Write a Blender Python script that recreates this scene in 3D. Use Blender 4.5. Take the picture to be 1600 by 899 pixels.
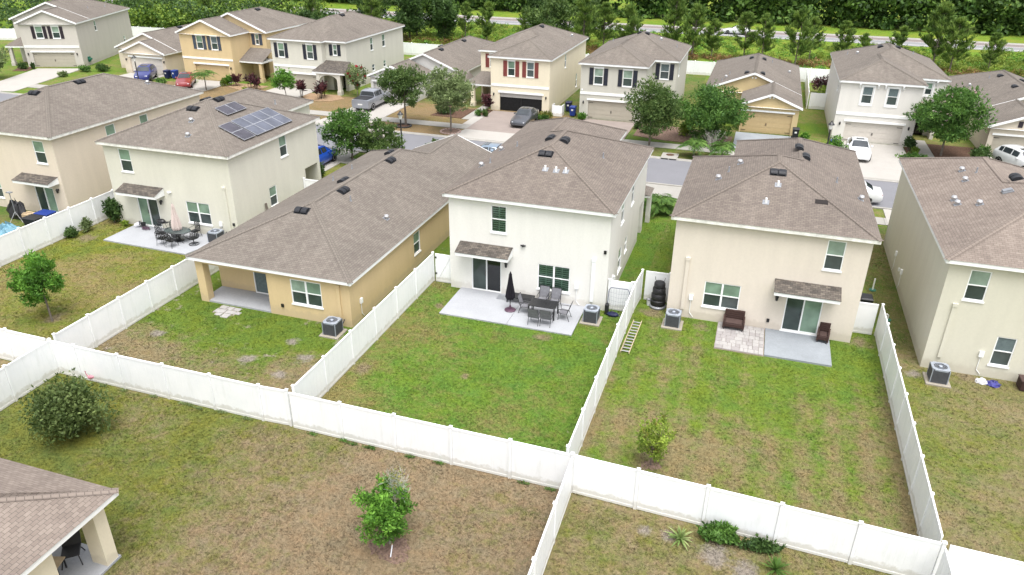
import bpy, math, random
import numpy as np
from mathutils import Matrix, Vector
R = math.radians
for o in list(bpy.data.objects): bpy.data.objects.remove(o)
sc = bpy.context.scene
COL = sc.collection

# ------------------------------------------------------------------ camera
CAM_H = 19.3
def camera():
    f, pitch, roll, yaw = 1171.506, R(26.5846), R(.60542), R(-17.8096)
    F = Vector((math.sin(yaw)*math.cos(pitch), math.cos(yaw)*math.cos(pitch), -math.sin(pitch)))
    r = Vector((math.cos(yaw), -math.sin(yaw), 0)); u = r.cross(F)
    r2 = r*math.cos(roll) + u*math.sin(roll); u2 = -r*math.sin(roll) + u*math.cos(roll)
    cd = bpy.data.cameras.new('camera'); co = bpy.data.objects.new('camera', cd); COL.objects.link(co)
    cd.sensor_width = 36; cd.sensor_fit = 'HORIZONTAL'; cd.lens = f/1600*36
    cd.clip_start = .5; cd.clip_end = 3000
    m = Matrix((r2, u2, -F)).transposed().to_4x4(); m.translation = (0, 0, CAM_H)
    co.matrix_world = m
    sc.camera = co
camera()

# ------------------------------------------------------------------ overcast light
SUN_EL, SUN_AZ = 70, 148          # azimuth clockwise from +Y, the direction the sun stands in
w = bpy.data.worlds.new('World'); sc.world = w; w.use_nodes = True
nt = w.node_tree; bg = nt.nodes['Background']
sky = nt.nodes.new('ShaderNodeTexSky'); sky.sky_type = 'NISHITA'; sky.sun_disc = False
sky.sun_elevation = R(SUN_EL); sky.sun_rotation = R(SUN_AZ)
sky.air_density = 1.0; sky.dust_density = 5.0; sky.ozone_density = 1.0
hs = nt.nodes.new('ShaderNodeHueSaturation'); hs.inputs['Saturation'].default_value = .22
nt.links.new(sky.outputs[0], hs.inputs['Color']); nt.links.new(hs.outputs[0], bg.inputs[0])
bg.inputs[1].default_value = .15
sl = bpy.data.lights.new('sun', 'SUN'); sl.energy = 1.0; sl.angle = R(40); sl.color = (1, .985, .96)
so = bpy.data.objects.new('sun', sl); COL.objects.link(so)
az, el = R(SUN_AZ), R(SUN_EL)
sd = Vector((math.sin(az)*math.cos(el), math.cos(az)*math.cos(el), math.sin(el)))
so.rotation_euler = sd.to_track_quat('Z', 'Y').to_euler(); so.location = (0, 0, 60)
sc.view_settings.view_transform = 'Standard'; sc.view_settings.look = 'None'
sc.view_settings.gamma = 1; sc.view_settings.exposure = 1.18

# ------------------------------------------------------------------ materials
def new_mat(name):
    m = bpy.data.materials.new(name); m.use_nodes = True
    return m, m.node_tree, m.node_tree.nodes['Principled BSDF']
def N(t, kind, **kw):
    n = t.nodes.new('ShaderNode'+kind)
    for k, v in kw.items():
        if k in n.inputs: n.inputs[k].default_value = v
        else: setattr(n, k, v)
    return n
def ramp(t, fac, stops):
    n = t.nodes.new('ShaderNodeValToRGB'); cr = n.color_ramp
    while len(cr.elements) < len(stops): cr.elements.new(.5)
    for e, (p, c) in zip(cr.elements, stops):
        e.position = p; e.color = (*c, 1) if len(c) == 3 else c
    t.links.new(fac, n.inputs[0]); return n.outputs[0]
def mix(t, fac, a, b, mode='MIX'):
    n = t.nodes.new('ShaderNodeMix'); n.data_type = 'RGBA'; n.blend_type = mode
    for s, v in ((n.inputs[0], fac), (n.inputs[6], a), (n.inputs[7], b)):
        if hasattr(v, 'is_linked'): t.links.new(v, s)
        elif isinstance(v, (int, float)): s.default_value = v
        else: s.default_value = (*v, 1)
    return n.outputs[2]
def noise(t, scale, detail=4, rough=.6, vec=None, dim='3D'):
    n = N(t, 'TexNoise', Scale=scale, Detail=detail, Roughness=rough)
    if vec is not None: t.links.new(vec, n.inputs['Vector'])
    return n.outputs[0]
def bump(t, b, h, strength=.3, dist=.02):
    n = N(t, 'Bump', Strength=strength, Distance=dist)
    t.links.new(h, n.inputs['Height']); t.links.new(n.outputs[0], b.inputs['Normal'])
def setbase(b, rough, spec=.5, metal=0):
    b.inputs['Roughness'].default_value = rough; b.inputs['Metallic'].default_value = metal
    b.inputs['Specular IOR Level'].default_value = spec
def wpos(t): return t.nodes.new('ShaderNodeNewGeometry').outputs['Position']
def opos(t): return t.nodes.new('ShaderNodeTexCoord').outputs['Object']

def plain(name, c, rough=.6, spec=.5, metal=0, var=.12, scale=6, bmp=0):
    m, t, b = new_mat(name); setbase(b, rough, spec, metal)
    v = opos(t); n = noise(t, scale, 5, .65, v)
    lo = tuple(x*(1-var) for x in c); hi = tuple(min(1, x*(1+var)) for x in c)
    t.links.new(ramp(t, n, ((.3, lo), (.7, hi))), b.inputs['Base Color'])
    if bmp: bump(t, b, noise(t, scale*12, 3, .6, v), .4, bmp)
    return m
def stucco(name, c):
    m, t, b = new_mat(name); setbase(b, .92, .25)
    v = wpos(t)
    mp = N(t, 'Mapping'); mp.inputs['Scale'].default_value = (1.3, 1.3, .22); t.links.new(v, mp.inputs[0])
    streak = noise(t, 1.1, 5, .6, mp.outputs[0]); fine = noise(t, 9, 6, .7, v)
    c1 = ramp(t, streak, ((.3, tuple(x*.9 for x in c)), (.72, c)))
    c2 = mix(t, .22, c1, ramp(t, fine, ((.3, tuple(x*.8 for x in c)), (.7, tuple(min(.92, x*1.08) for x in c)))))
    # splash dirt along the foot of the wall
    sx = N(t, 'SeparateXYZ'); t.links.new(v, sx.inputs[0])
    ma = N(t, 'Math', operation='MULTIPLY_ADD'); t.links.new(noise(t, 2.5, 4, .6, v), ma.inputs[0]); ma.inputs[1].default_value = -.7; t.links.new(sx.outputs[2], ma.inputs[2])
    d = ramp(t, ma.outputs[0], ((.0, (.25,)*3), (.16, (0,)*3)))
    c3 = mix(t, d, c2, (.33, .28, .22))
    t.links.new(c3, b.inputs['Base Color'])
    bump(t, b, noise(t, 55, 4, .7, v), .35, .012)
    return m
def shingle(name, c1, c2, gap, k=1.0):
    m, t, b = new_mat(name); setbase(b, .95, .2)
    uv = N(t, 'UVMap').outputs[0]
    br = N(t, 'TexBrick', offset=.5, Scale=1.0); t.links.new(uv, br.inputs['Vector'])
    for nme, c in (('Color1', c1), ('Color2', c2), ('Mortar', gap)): br.inputs[nme].default_value = (*c, 1)
    for nme, v in (('Mortar Size', .008*k), ('Mortar Smooth', .35), ('Bias', 0.0), ('Brick Width', .235*k), ('Row Height', .128*k)): br.inputs[nme].default_value = v
    v = wpos(t)
    big = ramp(t, noise(t, .35, 5, .6, v), ((.3, (.88, .88, .88)), (.7, (1.07, 1.07, 1.06))))
    mp = N(t, 'Mapping'); mp.inputs['Scale'].default_value = (1.6, .25, 1); t.links.new(uv, mp.inputs[0])
    st = ramp(t, noise(t, 1.2, 5, .65, mp.outputs[0]), ((.3, (.86, .85, .85)), (.65, (1.05, 1.05, 1.05))))
    gr = ramp(t, noise(t, 18, 4, .7, v), ((.25, (.78,)*3), (.75, (1.2,)*3)))
    c = mix(t, 1, mix(t, 1, br.outputs[0], big, 'MULTIPLY'), st, 'MULTIPLY'); c = mix(t, .4, c, gr, 'MULTIPLY')
    t.links.new(c, b.inputs['Base Color'])
    bump(t, b, br.outputs[0], .5, .02)
    return m
def lawn(name, green, dry, dryness, bare=.0, seed=0., scale=.22, grad=None, stripe=0, spots=()):
    """dryness 0..1 shifts the balance of live and dead turf; bare adds sandy patches"""
    m, t, b = new_mat(name); setbase(b, .95, .12)
    ad = N(t, 'VectorMath', operation='ADD'); t.links.new(wpos(t), ad.inputs[0]); ad.inputs[1].default_value = (seed*17.3, seed*9.1, 0)
    v = ad.outputs[0]
    n1 = noise(t, scale, 7, .68, v); n2 = noise(t, 2.2, 8, .75, v); n3 = noise(t, 26, 4, .75, v)
    a = N(t, 'Math', operation='MULTIPLY_ADD'); t.links.new(n2, a.inputs[0]); a.inputs[1].default_value = .75; t.links.new(n1, a.inputs[2])
    e = .875 + (.5-dryness)*.55; val = a.outputs[0]
    if grad:                                          # live turf gives way to dead turf across the yard
        ax, p, q, dp, dq = grad; sx = N(t, 'SeparateXYZ'); t.links.new(wpos(t), sx.inputs[0])
        mr = N(t, 'MapRange', interpolation_type='SMOOTHSTEP'); t.links.new(sx.outputs[ax], mr.inputs[0])
        for k_, v_ in zip((1, 2, 3, 4), (p, q, dp, dq)): mr.inputs[k_].default_value = v_
        sm = N(t, 'Math', operation='ADD'); t.links.new(val, sm.inputs[0]); t.links.new(mr.outputs[0], sm.inputs[1]); val = sm.outputs[0]
    if stripe:                                        # faint mower tracks up and down the yard
        sx = N(t, 'SeparateXYZ'); t.links.new(wpos(t), sx.inputs[0]); wv = N(t, 'Math', operation='MULTIPLY_ADD'); t.links.new(sx.outputs[0], wv.inputs[0]); wv.inputs[1].default_value = 5.2; t.links.new(noise(t, .8, 3, .6, v), wv.inputs[2])
        sn = N(t, 'Math', operation='SINE'); t.links.new(wv.outputs[0], sn.inputs[0]); sm = N(t, 'Math', operation='MULTIPLY_ADD'); t.links.new(sn.outputs[0], sm.inputs[0]); sm.inputs[1].default_value = stripe; t.links.new(val, sm.inputs[2]); val = sm.outputs[0]
    blend = N(t, 'MapRange'); t.links.new(val, blend.inputs[0]); blend.inputs[1].default_value = e-.13; blend.inputs[2].default_value = e+.13
    g2 = (green[0]*1.45, green[1]*1.12, green[2]*.8)
    gcol = mix(t, ramp(t, noise(t, .8, 6, .7, v), ((.35, (0,)*3), (.65, (1,)*3))), green, g2)
    d2 = (dry[0]*1.15, dry[1]*1.0, dry[2]*.92)
    dcol = mix(t, ramp(t, noise(t, 1.3, 6, .7, v), ((.35, (0,)*3), (.65, (1,)*3))), dry, d2)
    c = mix(t, blend.outputs[0], gcol, dcol)
    if bare:
        bn = ramp(t, noise(t, .75, 7, .7, v), ((.70-bare, (0,)*3), (.78-bare, (1,)*3)))
        c = mix(t, bn, c, (.27, .225, .185))
    for x_, y_, r_, col_ in spots:                    # worn or dead places with ragged edges
        dn = N(t, 'VectorMath', operation='DISTANCE'); t.links.new(wpos(t), dn.inputs[0]); dn.inputs[1].default_value = (x_, y_, 0)
        ma = N(t, 'Math', operation='MULTIPLY_ADD'); t.links.new(noise(t, 1.6, 6, .75, v), ma.inputs[0]); ma.inputs[1].default_value = 2.6*r_; t.links.new(dn.outputs['Value'], ma.inputs[2])
        mr = N(t, 'MapRange'); t.links.new(ma.outputs[0], mr.inputs[0])
        for k_, v_ in zip((1, 2, 3, 4), (1.55*r_, 2.15*r_, .9, 0)): mr.inputs[k_].default_value = v_
        c = mix(t, mr.outputs[0], c, col_)
    n4 = noise(t, 7, 5, .7, v)
    c = mix(t, 1, c, ramp(t, n4, ((.28, (.66,)*3), (.5, (1,)*3), (.74, (1.26,)*3))), 'MULTIPLY')
    c = mix(t, 1, c, ramp(t, n3, ((.22, (.45,)*3), (.5, (1,)*3), (.8, (1.5,)*3))), 'MULTIPLY')
    t.links.new(c, b.inputs['Base Color'])
    bump(t, b, n3, .9, .05)
    return m
def leaf(name, c1, c2, tr=.34, var=.5):
    m, t, b = new_mat(name); setbase(b, .6, .3)
    g = t.nodes.new('ShaderNodeNewGeometry')
    n = noise(t, .9, 4, .6, wpos(t))
    ma = N(t, 'Math', operation='MULTIPLY_ADD'); t.links.new(g.outputs['Random Per Island'], ma.inputs[0]); ma.inputs[1].default_value = var
    mb = N(t, 'Math', operation='MULTIPLY_ADD'); t.links.new(n, mb.inputs[0]); mb.inputs[1].default_value = 1.6; mb.inputs[2].default_value = -.8+ (1-var)*.5
    t.links.new(mb.outputs[0], ma.inputs[2])
    c = ramp(t, ma.outputs[0], ((.0, tuple(x*.55 for x in c1)), (.35, c1), (.8, c2), (1, tuple(x*1.25 for x in c2))))
    t.links.new(c, b.inputs['Base Color'])
    tl = N(t, 'BsdfTranslucent'); t.links.new(c, tl.inputs[0])
    ms = N(t, 'MixShader'); ms.inputs[0].default_value = tr
    t.links.new(b.outputs[0], ms.inputs[1]); t.links.new(tl.outputs[0], ms.inputs[2])
    t.links.new(ms.outputs[0], t.nodes['Material Output'].inputs[0])
    return m
def glass(name, c, rough=.06, spec=.6):
    m, t, b = new_mat(name); setbase(b, rough, spec)
    v = wpos(t)
    t.links.new(ramp(t, noise(t, 1.3, 3, .5, v), ((.35, tuple(x*.75 for x in c)), (.65, tuple(x*1.2 for x in c)))), b.inputs['Base Color'])
    bump(t, b, noise(t, 1.7, 2, .5, v), .05, .02)
    return m
def clear_glass(name):
    m, t, b = new_mat(name)
    gl = N(t, 'BsdfGlossy', Roughness=.05); tr = N(t, 'BsdfTransparent'); tr.inputs[0].default_value = (.72, .82, .76, 1)
    fr = N(t, 'Fresnel', IOR=1.5); ms = N(t, 'MixShader')
    t.links.new(fr.outputs[0], ms.inputs[0]); t.links.new(tr.outputs[0], ms.inputs[1]); t.links.new(gl.outputs[0], ms.inputs[2])
    t.links.new(ms.outputs[0], t.nodes['Material Output'].inputs[0])
    t.nodes.remove(b); return m
def paint(name, c, metal=.0, flake=.0):
    m, t, b = new_mat(name); setbase(b, .28, .5, metal)
    b.inputs['Coat Weight'].default_value = .8; b.inputs['Coat Roughness'].default_value = .05
    t.links.new(ramp(t, noise(t, 3, 4, .6, opos(t)), ((.3, tuple(x*.9 for x in c)), (.7, c))), b.inputs['Base Color'])
    return m
def vinyl(name):
    m, t, b = new_mat(name); setbase(b, .42, .45)
    v = wpos(t)
    c = ramp(t, noise(t, .9, 6, .65, v), ((.3, (.755, .77, .78)), (.65, (.82, .825, .83))))
    mp = N(t, 'Mapping'); mp.inputs['Scale'].default_value = (3, 3, .35); t.links.new(v, mp.inputs[0])
    c = mix(t, ramp(t, noise(t, 1.6, 6, .7, mp.outputs[0]), ((.54, (0,)*3), (.80, (.42,)*3))), c, (.53, .56, .52))
    sx = N(t, 'SeparateXYZ'); t.links.new(v, sx.inputs[0])
    ma = N(t, 'Math', operation='MULTIPLY_ADD'); t.links.new(noise(t, 3.5, 5, .65, v), ma.inputs[0]); ma.inputs[1].default_value = -.55; t.links.new(sx.outputs[2], ma.inputs[2])
    c = mix(t, ramp(t, ma.outputs[0], ((-.0, (.4,)*3), (.11, (0,)*3))), c, (.36, .33, .24))
    t.links.new(c, b.inputs['Base Color'])
    return m
def concrete(name, c, stain=.25):
    m, t, b = new_mat(name); setbase(b, .85, .3)
    v = wpos(t)
    a = ramp(t, noise(t, .7, 7, .68, v), ((.3, tuple(x*(1-stain) for x in c)), (.7, c)))
    a = mix(t, .5, a, ramp(t, noise(t, 14, 5, .7, v), ((.3, tuple(x*.8 for x in c)), (.7, tuple(x*1.12 for x in c)))))
    t.links.new(a, b.inputs['Base Color']); bump(t, b, noise(t, 30, 4, .7, v), .25, .01)
    return m
M = dict(
 roof=shingle('roof_shingles', (0.182, 0.161, 0.140), (0.146, 0.126, 0.111), (0.085, 0.075, 0.066)),
 roof_pink=shingle('roof_shingles_pinkish', (0.182, 0.155, 0.133), (0.143, 0.120, 0.106), (0.084, 0.071, 0.064)),
 roof_tan=shingle('roof_shingles_tan', (0.229, 0.191, 0.164), (0.180, 0.148, 0.128), (0.105, 0.087, 0.078), 1.0),
 roof_old=shingle('roof_shingles_weathered', (0.153, 0.132, 0.112), (0.068, 0.061, 0.055), (0.031, 0.027, 0.026)),
 trim=plain('white_trim', (.80, .81, .81), .45, .4, var=.05, scale=2),
 trim_dirty=plain('weathered_trim', (.72, .71, .67), .6, .3, var=.22, scale=2.2),
 vinyl=vinyl('white_vinyl'),
 conc=concrete('pale_concrete', (0.350, 0.359, 0.379)), conc_walk=concrete('sidewalk_concrete', (0.317, 0.304, 0.277)), conc_drive=concrete('driveway_concrete', (0.370, 0.350, 0.323), .18),
 conc_stain=concrete('stained_concrete', (0.274, 0.296, 0.319), .4), pad=concrete('equipment_pad', (0.304, 0.274, 0.228)),
 paver=concrete('patio_paver', (.36, .345, .335), .3), paver2=concrete('patio_paver_pinkish', (.30, .28, .275), .3), paver_drive=concrete('driveway_paver', (.265, .222, .20), .3),
 asphalt=concrete('asphalt', (0.179, 0.179, 0.194), .2), highway=concrete('highway_asphalt', (0.205, 0.171, 0.163), .25), highway_grey=concrete('highway_shoulder', (0.228, 0.228, 0.236), .2),
 line=plain('road_paint', (.7, .7, .68), .7, var=.15),
 glass_hi=glass('window_glass_blind', (.185, .275, .205), .08), glass_lo=glass('window_glass_screen', (.042, .06, .056), .12), glass_hi2=glass('window_glass_blind_pale', (.25, .33, .27), .08), glass_lo2=glass('window_glass_screen_grey', (.06, .075, .075), .14), glass_dark=glass('dark_glass', (.010, .012, .014), .05),
 glass_car=glass('car_glass', (.03, .036, .042), .03, .8), clear=clear_glass('clear_glass'), shade=plain('painted_shade', (.012, .016, .014), .9), slat=plain('shutter_slat', (.74, .80, .76), .5, var=.05),  # shade is a near-black colour standing in for unlit hollows
 curtain=plain('pale_blind', (.105, .14, .145), .8, var=.2),
 black=plain('black_metal', (.014, .014, .016), .4, .5, var=.3), black_plastic=plain('black_plastic', (.018, .018, .02), .5, .4, var=.3, scale=2), vent=plain('vent_black', (.013, .014, .018), .55, .4, var=.2),
 rubber=plain('tyre', (.014, .014, .014), .85, .2), alloy=plain('alloy', (.38, .39, .41), .3, .5, .8), grey=plain('grey_metal', (.25, .26, .28), .5, .5, .3), acgrey=plain('condenser_grey', (.078, .082, .092), .55, .5, .2), actop=plain('condenser_top', (.30, .33, .38), .45, .5, .2),
 galv=plain('galvanised', (.48, .48, .49), .35, .5, .6), pvc=plain('white_pipe', (.82, .82, .81), .4, var=.05),
 sling=plain('sling_fabric', (.16, .16, .175), .9, .2, var=.2), wicker=plain('brown_wicker', (.045, .024, .02), .75, .3, var=.35, scale=30, bmp=.01), cushion=plain('dark_cushion', (.06, .035, .03), .9, var=.2),
 umb_black=plain('black_umbrella', (.014, .012, .017), .8, .2, var=.3), umb_pink=plain('faded_pink_umbrella', (.54, .46, .43), .9, .2, var=.12, scale=3), umb_base=plain('umbrella_base', (.075, .035, .06), .5, var=.3),
 bark=plain('bark', (.16, .135, .115), .95, .1, var=.35, scale=5, bmp=.02), bark_dark=plain('dark_bark', (.06, .05, .042), .95, .1, var=.35, scale=5, bmp=.02), bark_grey=plain('grey_twig', (.34, .32, .29), .95, .1, var=.25),
 mulch=plain('brown_mulch', (.10, .06, .042), .95, .1, var=.5, scale=9, bmp=.04), mulch_gold=plain('golden_mulch', (.27, .185, .115), .95, .1, var=.3, scale=9, bmp=.03), rock=plain('stone_edging', (.33, .24, .21), .9, .2, var=.3), sand=plain('bare_sand', (.30, .25, .21), .95, .1, var=.3, scale=4, bmp=.02), litter=plain('dry_leaf_litter', (.17, .115, .09), .95, .1, var=.55, scale=11, bmp=.04),
 shutter_black=plain('shutter_black_plum', (.022, .014, .022), .5, var=.2), shutter_blue=plain('shutter_slate_blue', (.055, .07, .10), .5, var=.15), shutter_navy=plain('shutter_navy', (.016, .019, .034), .5, var=.2), shutter_red=plain('shutter_red', (.20, .045, .04), .5, var=.15),
 door_dark=plain('dark_door', (.018, .013, .014), .45, var=.2), garage=plain('garage_beige', (.40, .365, .30), .6, var=.05, scale=1.5), garage_pale=plain('garage_pale', (.56, .52, .47), .6, var=.05), garage_yellow=plain('garage_tan_yellow', (.48, .36, .19), .6, var=.05), garage_grey=plain('garage_grey', (.44, .43, .41), .6, var=.05), screen=plain('garage_screen', (.012, .012, .013), .8, .2, var=.3),
 bin_blue=plain('bin_blue', (.012, .035, .20), .45, .4, var=.15), bin_navy=plain('bin_navy', (.012, .016, .06), .5, .4, var=.2), bin_black=plain('bin_black', (.016, .017, .02), .5, .4, var=.2), tarp=plain('light_blue_tarp', (.12, .25, .32), .5, .4, var=.25, scale=2), bag_white=plain('white_bag', (.6, .6, .63), .5, var=.2, scale=3), bag_blue=plain('blue_bag', (.04, .04, .20), .5, var=.4, scale=8), net=plain('net_frame', (.07, .08, .13), .5), netcord=plain('net_cord', (.12, .13, .17), .8), wood=plain('pale_wood', (.42, .32, .2), .7, var=.2), ladder=plain('ladder_fibreglass', (.43, .35, .23), .5, var=.12), ladder_rung=plain('ladder_rung', (.36, .36, .36), .35, .5, .5), pink=plain('flamingo_pink', (.45, .18, .22), .4, var=.2), red=plain('red_plastic', (.35, .02, .02), .4), green_plastic=plain('green_hose_reel', (.01, .11, .07), .5),
 tail=plain('tail_light', (.30, .012, .012), .15), head=plain('head_light', (.6, .62, .65), .1), plate=plain('number_plate', (.62, .62, .6), .5),
 solar=glass('solar_cell', (.085, .092, .12), .12, .7), solar_dark=glass('solar_cell_dark', (.05, .046, .06), .12, .7), solar_frame=plain('solar_frame', (.36, .37, .40), .3, .5, .4, var=.05),
 lamp_glass=plain('lantern_glass', (.72, .72, .68), .2, var=.05),
 st_white=stucco('stucco_white', (.745, .73, .69)), st_cream=stucco('stucco_cream_sand', (.665, .60, .52)), st_sand=stucco('stucco_sand', (.60, .58, .485)), st_pale=stucco('stucco_pale_olive', (.63, .615, .53)), st_peach=stucco('stucco_peach', (.665, .58, .475)), st_yellow=stucco('stucco_yellow', (.60, .465, .265)), st_taupe=stucco('stucco_taupe', (.50, .47, .425)), st_tan=stucco('stucco_tan', (.63, .545, .44)), st_gold=stucco('stucco_gold', (.60, .465, .27)), st_mint=stucco('stucco_grey_green', (.575, .56, .49)), st_grey=stucco('stucco_light_grey', (.57, .56, .535)), st_ivory=stucco('stucco_ivory', (.73, .66, .51)), st_stone=stucco('stucco_stone', (.52, .505, .445)), st_ochre=stucco('stucco_ochre', (.56, .44, .245)), st_pearl=stucco('stucco_pearl', (.675, .65, .61)), st_beige=stucco('stucco_beige', (.59, .525, .435)),
 lf_oak=leaf('leaf_oak', (0.051, 0.101, 0.022), (0.147, 0.218, 0.060)), lf_shrub=leaf('leaf_shrub', (0.061, 0.098, 0.024), (0.156, 0.206, 0.065)), lf_dark=leaf('leaf_dark', (0.033, 0.072, 0.018), (0.094, 0.168, 0.043)), lf_mid=leaf('leaf_mid', (0.050, 0.123, 0.023), (0.134, 0.258, 0.049)), lf_bright=leaf('leaf_bright', (0.062, 0.168, 0.020), (0.168, 0.347, 0.045)), lf_lime=leaf('leaf_lime', (0.112, 0.190, 0.020), (0.291, 0.380, 0.056)), lf_pine=leaf('leaf_pine', (0.081, 0.152, 0.032), (0.236, 0.330, 0.071)), lf_yellow=leaf('leaf_yellowish', (0.134, 0.168, 0.034), (0.358, 0.324, 0.067)), lf_maroon=leaf('leaf_maroon', (0.040, 0.015, 0.020), (0.145, 0.050, 0.056)), lf_palm=leaf('leaf_palm', (0.056, 0.129, 0.020), (0.145, 0.252, 0.050)), lf_red=leaf('flower_red', (0.344, 0.026, 0.039), (0.533, 0.086, 0.103)), lf_white=leaf('flower_white', (0.473, 0.430, 0.387), (0.619, 0.585, 0.533)), lf_grey=leaf('twig_grey', (0.335, 0.335, 0.302), (0.503, 0.503, 0.447)), lf_silver=leaf('leaf_silver_green', (0.122, 0.174, 0.062), (0.265, 0.330, 0.139)), lf_agave=leaf('leaf_variegated', (0.190, 0.280, 0.078), (0.581, 0.593, 0.291)), lf_forest=leaf('leaf_forest', (0.035, 0.079, 0.015), (0.131, 0.231, 0.044), var=.6), lf_brush=leaf('leaf_brush', (0.062, 0.134, 0.018), (0.224, 0.313, 0.045)), lf_meadow=leaf('leaf_meadow', (.11, .17, .02), (.24, .29, .045)), lf_rust=leaf('leaf_rust', (0.157, 0.095, 0.034), (0.335, 0.212, 0.089)), lf_pinkflower=leaf('flower_pale_pink', (0.473, 0.327, 0.310), (0.585, 0.473, 0.447)),
)
lawnG, lawnD = (.072, .135, .022), (.215, .150, .070)
SA, BR = (.235, .205, .175), (.195, .155, .095)
LAWN = dict(
 base=lawn('turf_meadow', (.088, .172, .02), (.188, .2, .036), .35, 0, seed=1),
 a=lawn('turf_deep_green', (.06, .112, .024), (.144, .124, .06), .4, .02, seed=2),  # deeper green turf than the other lawns
 b=lawn('turf_olive', (.105, .140, .028), (.188, .16, .074), .46, 0, seed=3, grad=(1, 29, 35, .03, -.10), spots=((-33.4, 25.4, .7, BR), (-40.3, 34.5, 1.0, BR))),
 y=lawn('turf_patchy_sandy', (.08, .138, .024), (.18, .155, .088), .52, .10, seed=4, grad=(1, 24.0, 28.0, .10, -.24), spots=((-20.3, 27.3, .5, SA), (-18.9, 26.2, .6, SA), (-19.2, 24.6, .5, SA), (-17.9, 28.3, .6, SA), (-27.2, 25.9, .5, SA), (-21.4, 25.3, .6, SA))),
 c=lawn('turf_vivid', (.080, .160, .027), (.165, .155, .06), .33, .015, seed=5, grad=(0, -16.4, -12.8, .14, -.03), spots=((-11.0, 27.2, .35, BR), (-14.8, 33.3, .55, BR), (-8.6, 31.9, .6, BR), (-15.9, 26.3, .7, BR))),
 d=lawn('turf_green_brown', (.09, .158, .027), (.178, .156, .08), .50, .02, seed=6, grad=(1, 25, 32, .05, -.12), stripe=.06, spots=((-1.0, 35.6, .6, BR), (-3.7, 36.3, .9, BR), (6.8, 36.6, .8, BR))),
 e=lawn('turf_tired', (.098, .135, .034), (.18, .158, .088), .5, .04, seed=7, spots=((11.3, 34.8, .8, BR), (8.9, 34.3, .5, SA))),
 g=lawn('turf_brown', (.100, .130, .034), (.192, .157, .100), .55, .0, seed=8, scale=.15, grad=(0, -22, -9, -.16, .16)),
 h=lawn('turf_olive_sandy', (.105, .135, .038), (.19, .158, .095), .52, .05, seed=9, spots=((.9, 19.8, .8, SA), (-.7, 20.2, .5, SA), (1.8, 19.4, .7, SA), (-1.5, 20.2, .4, SA))),
 front=lawn('turf_front', (.074, .145, .022), (.168, .148, .064), .38, 0, seed=10), front_dry=lawn('turf_front_dry', (.104, .108, .036), (.18, .138, .076), .72, 0, seed=11),
)

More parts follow.
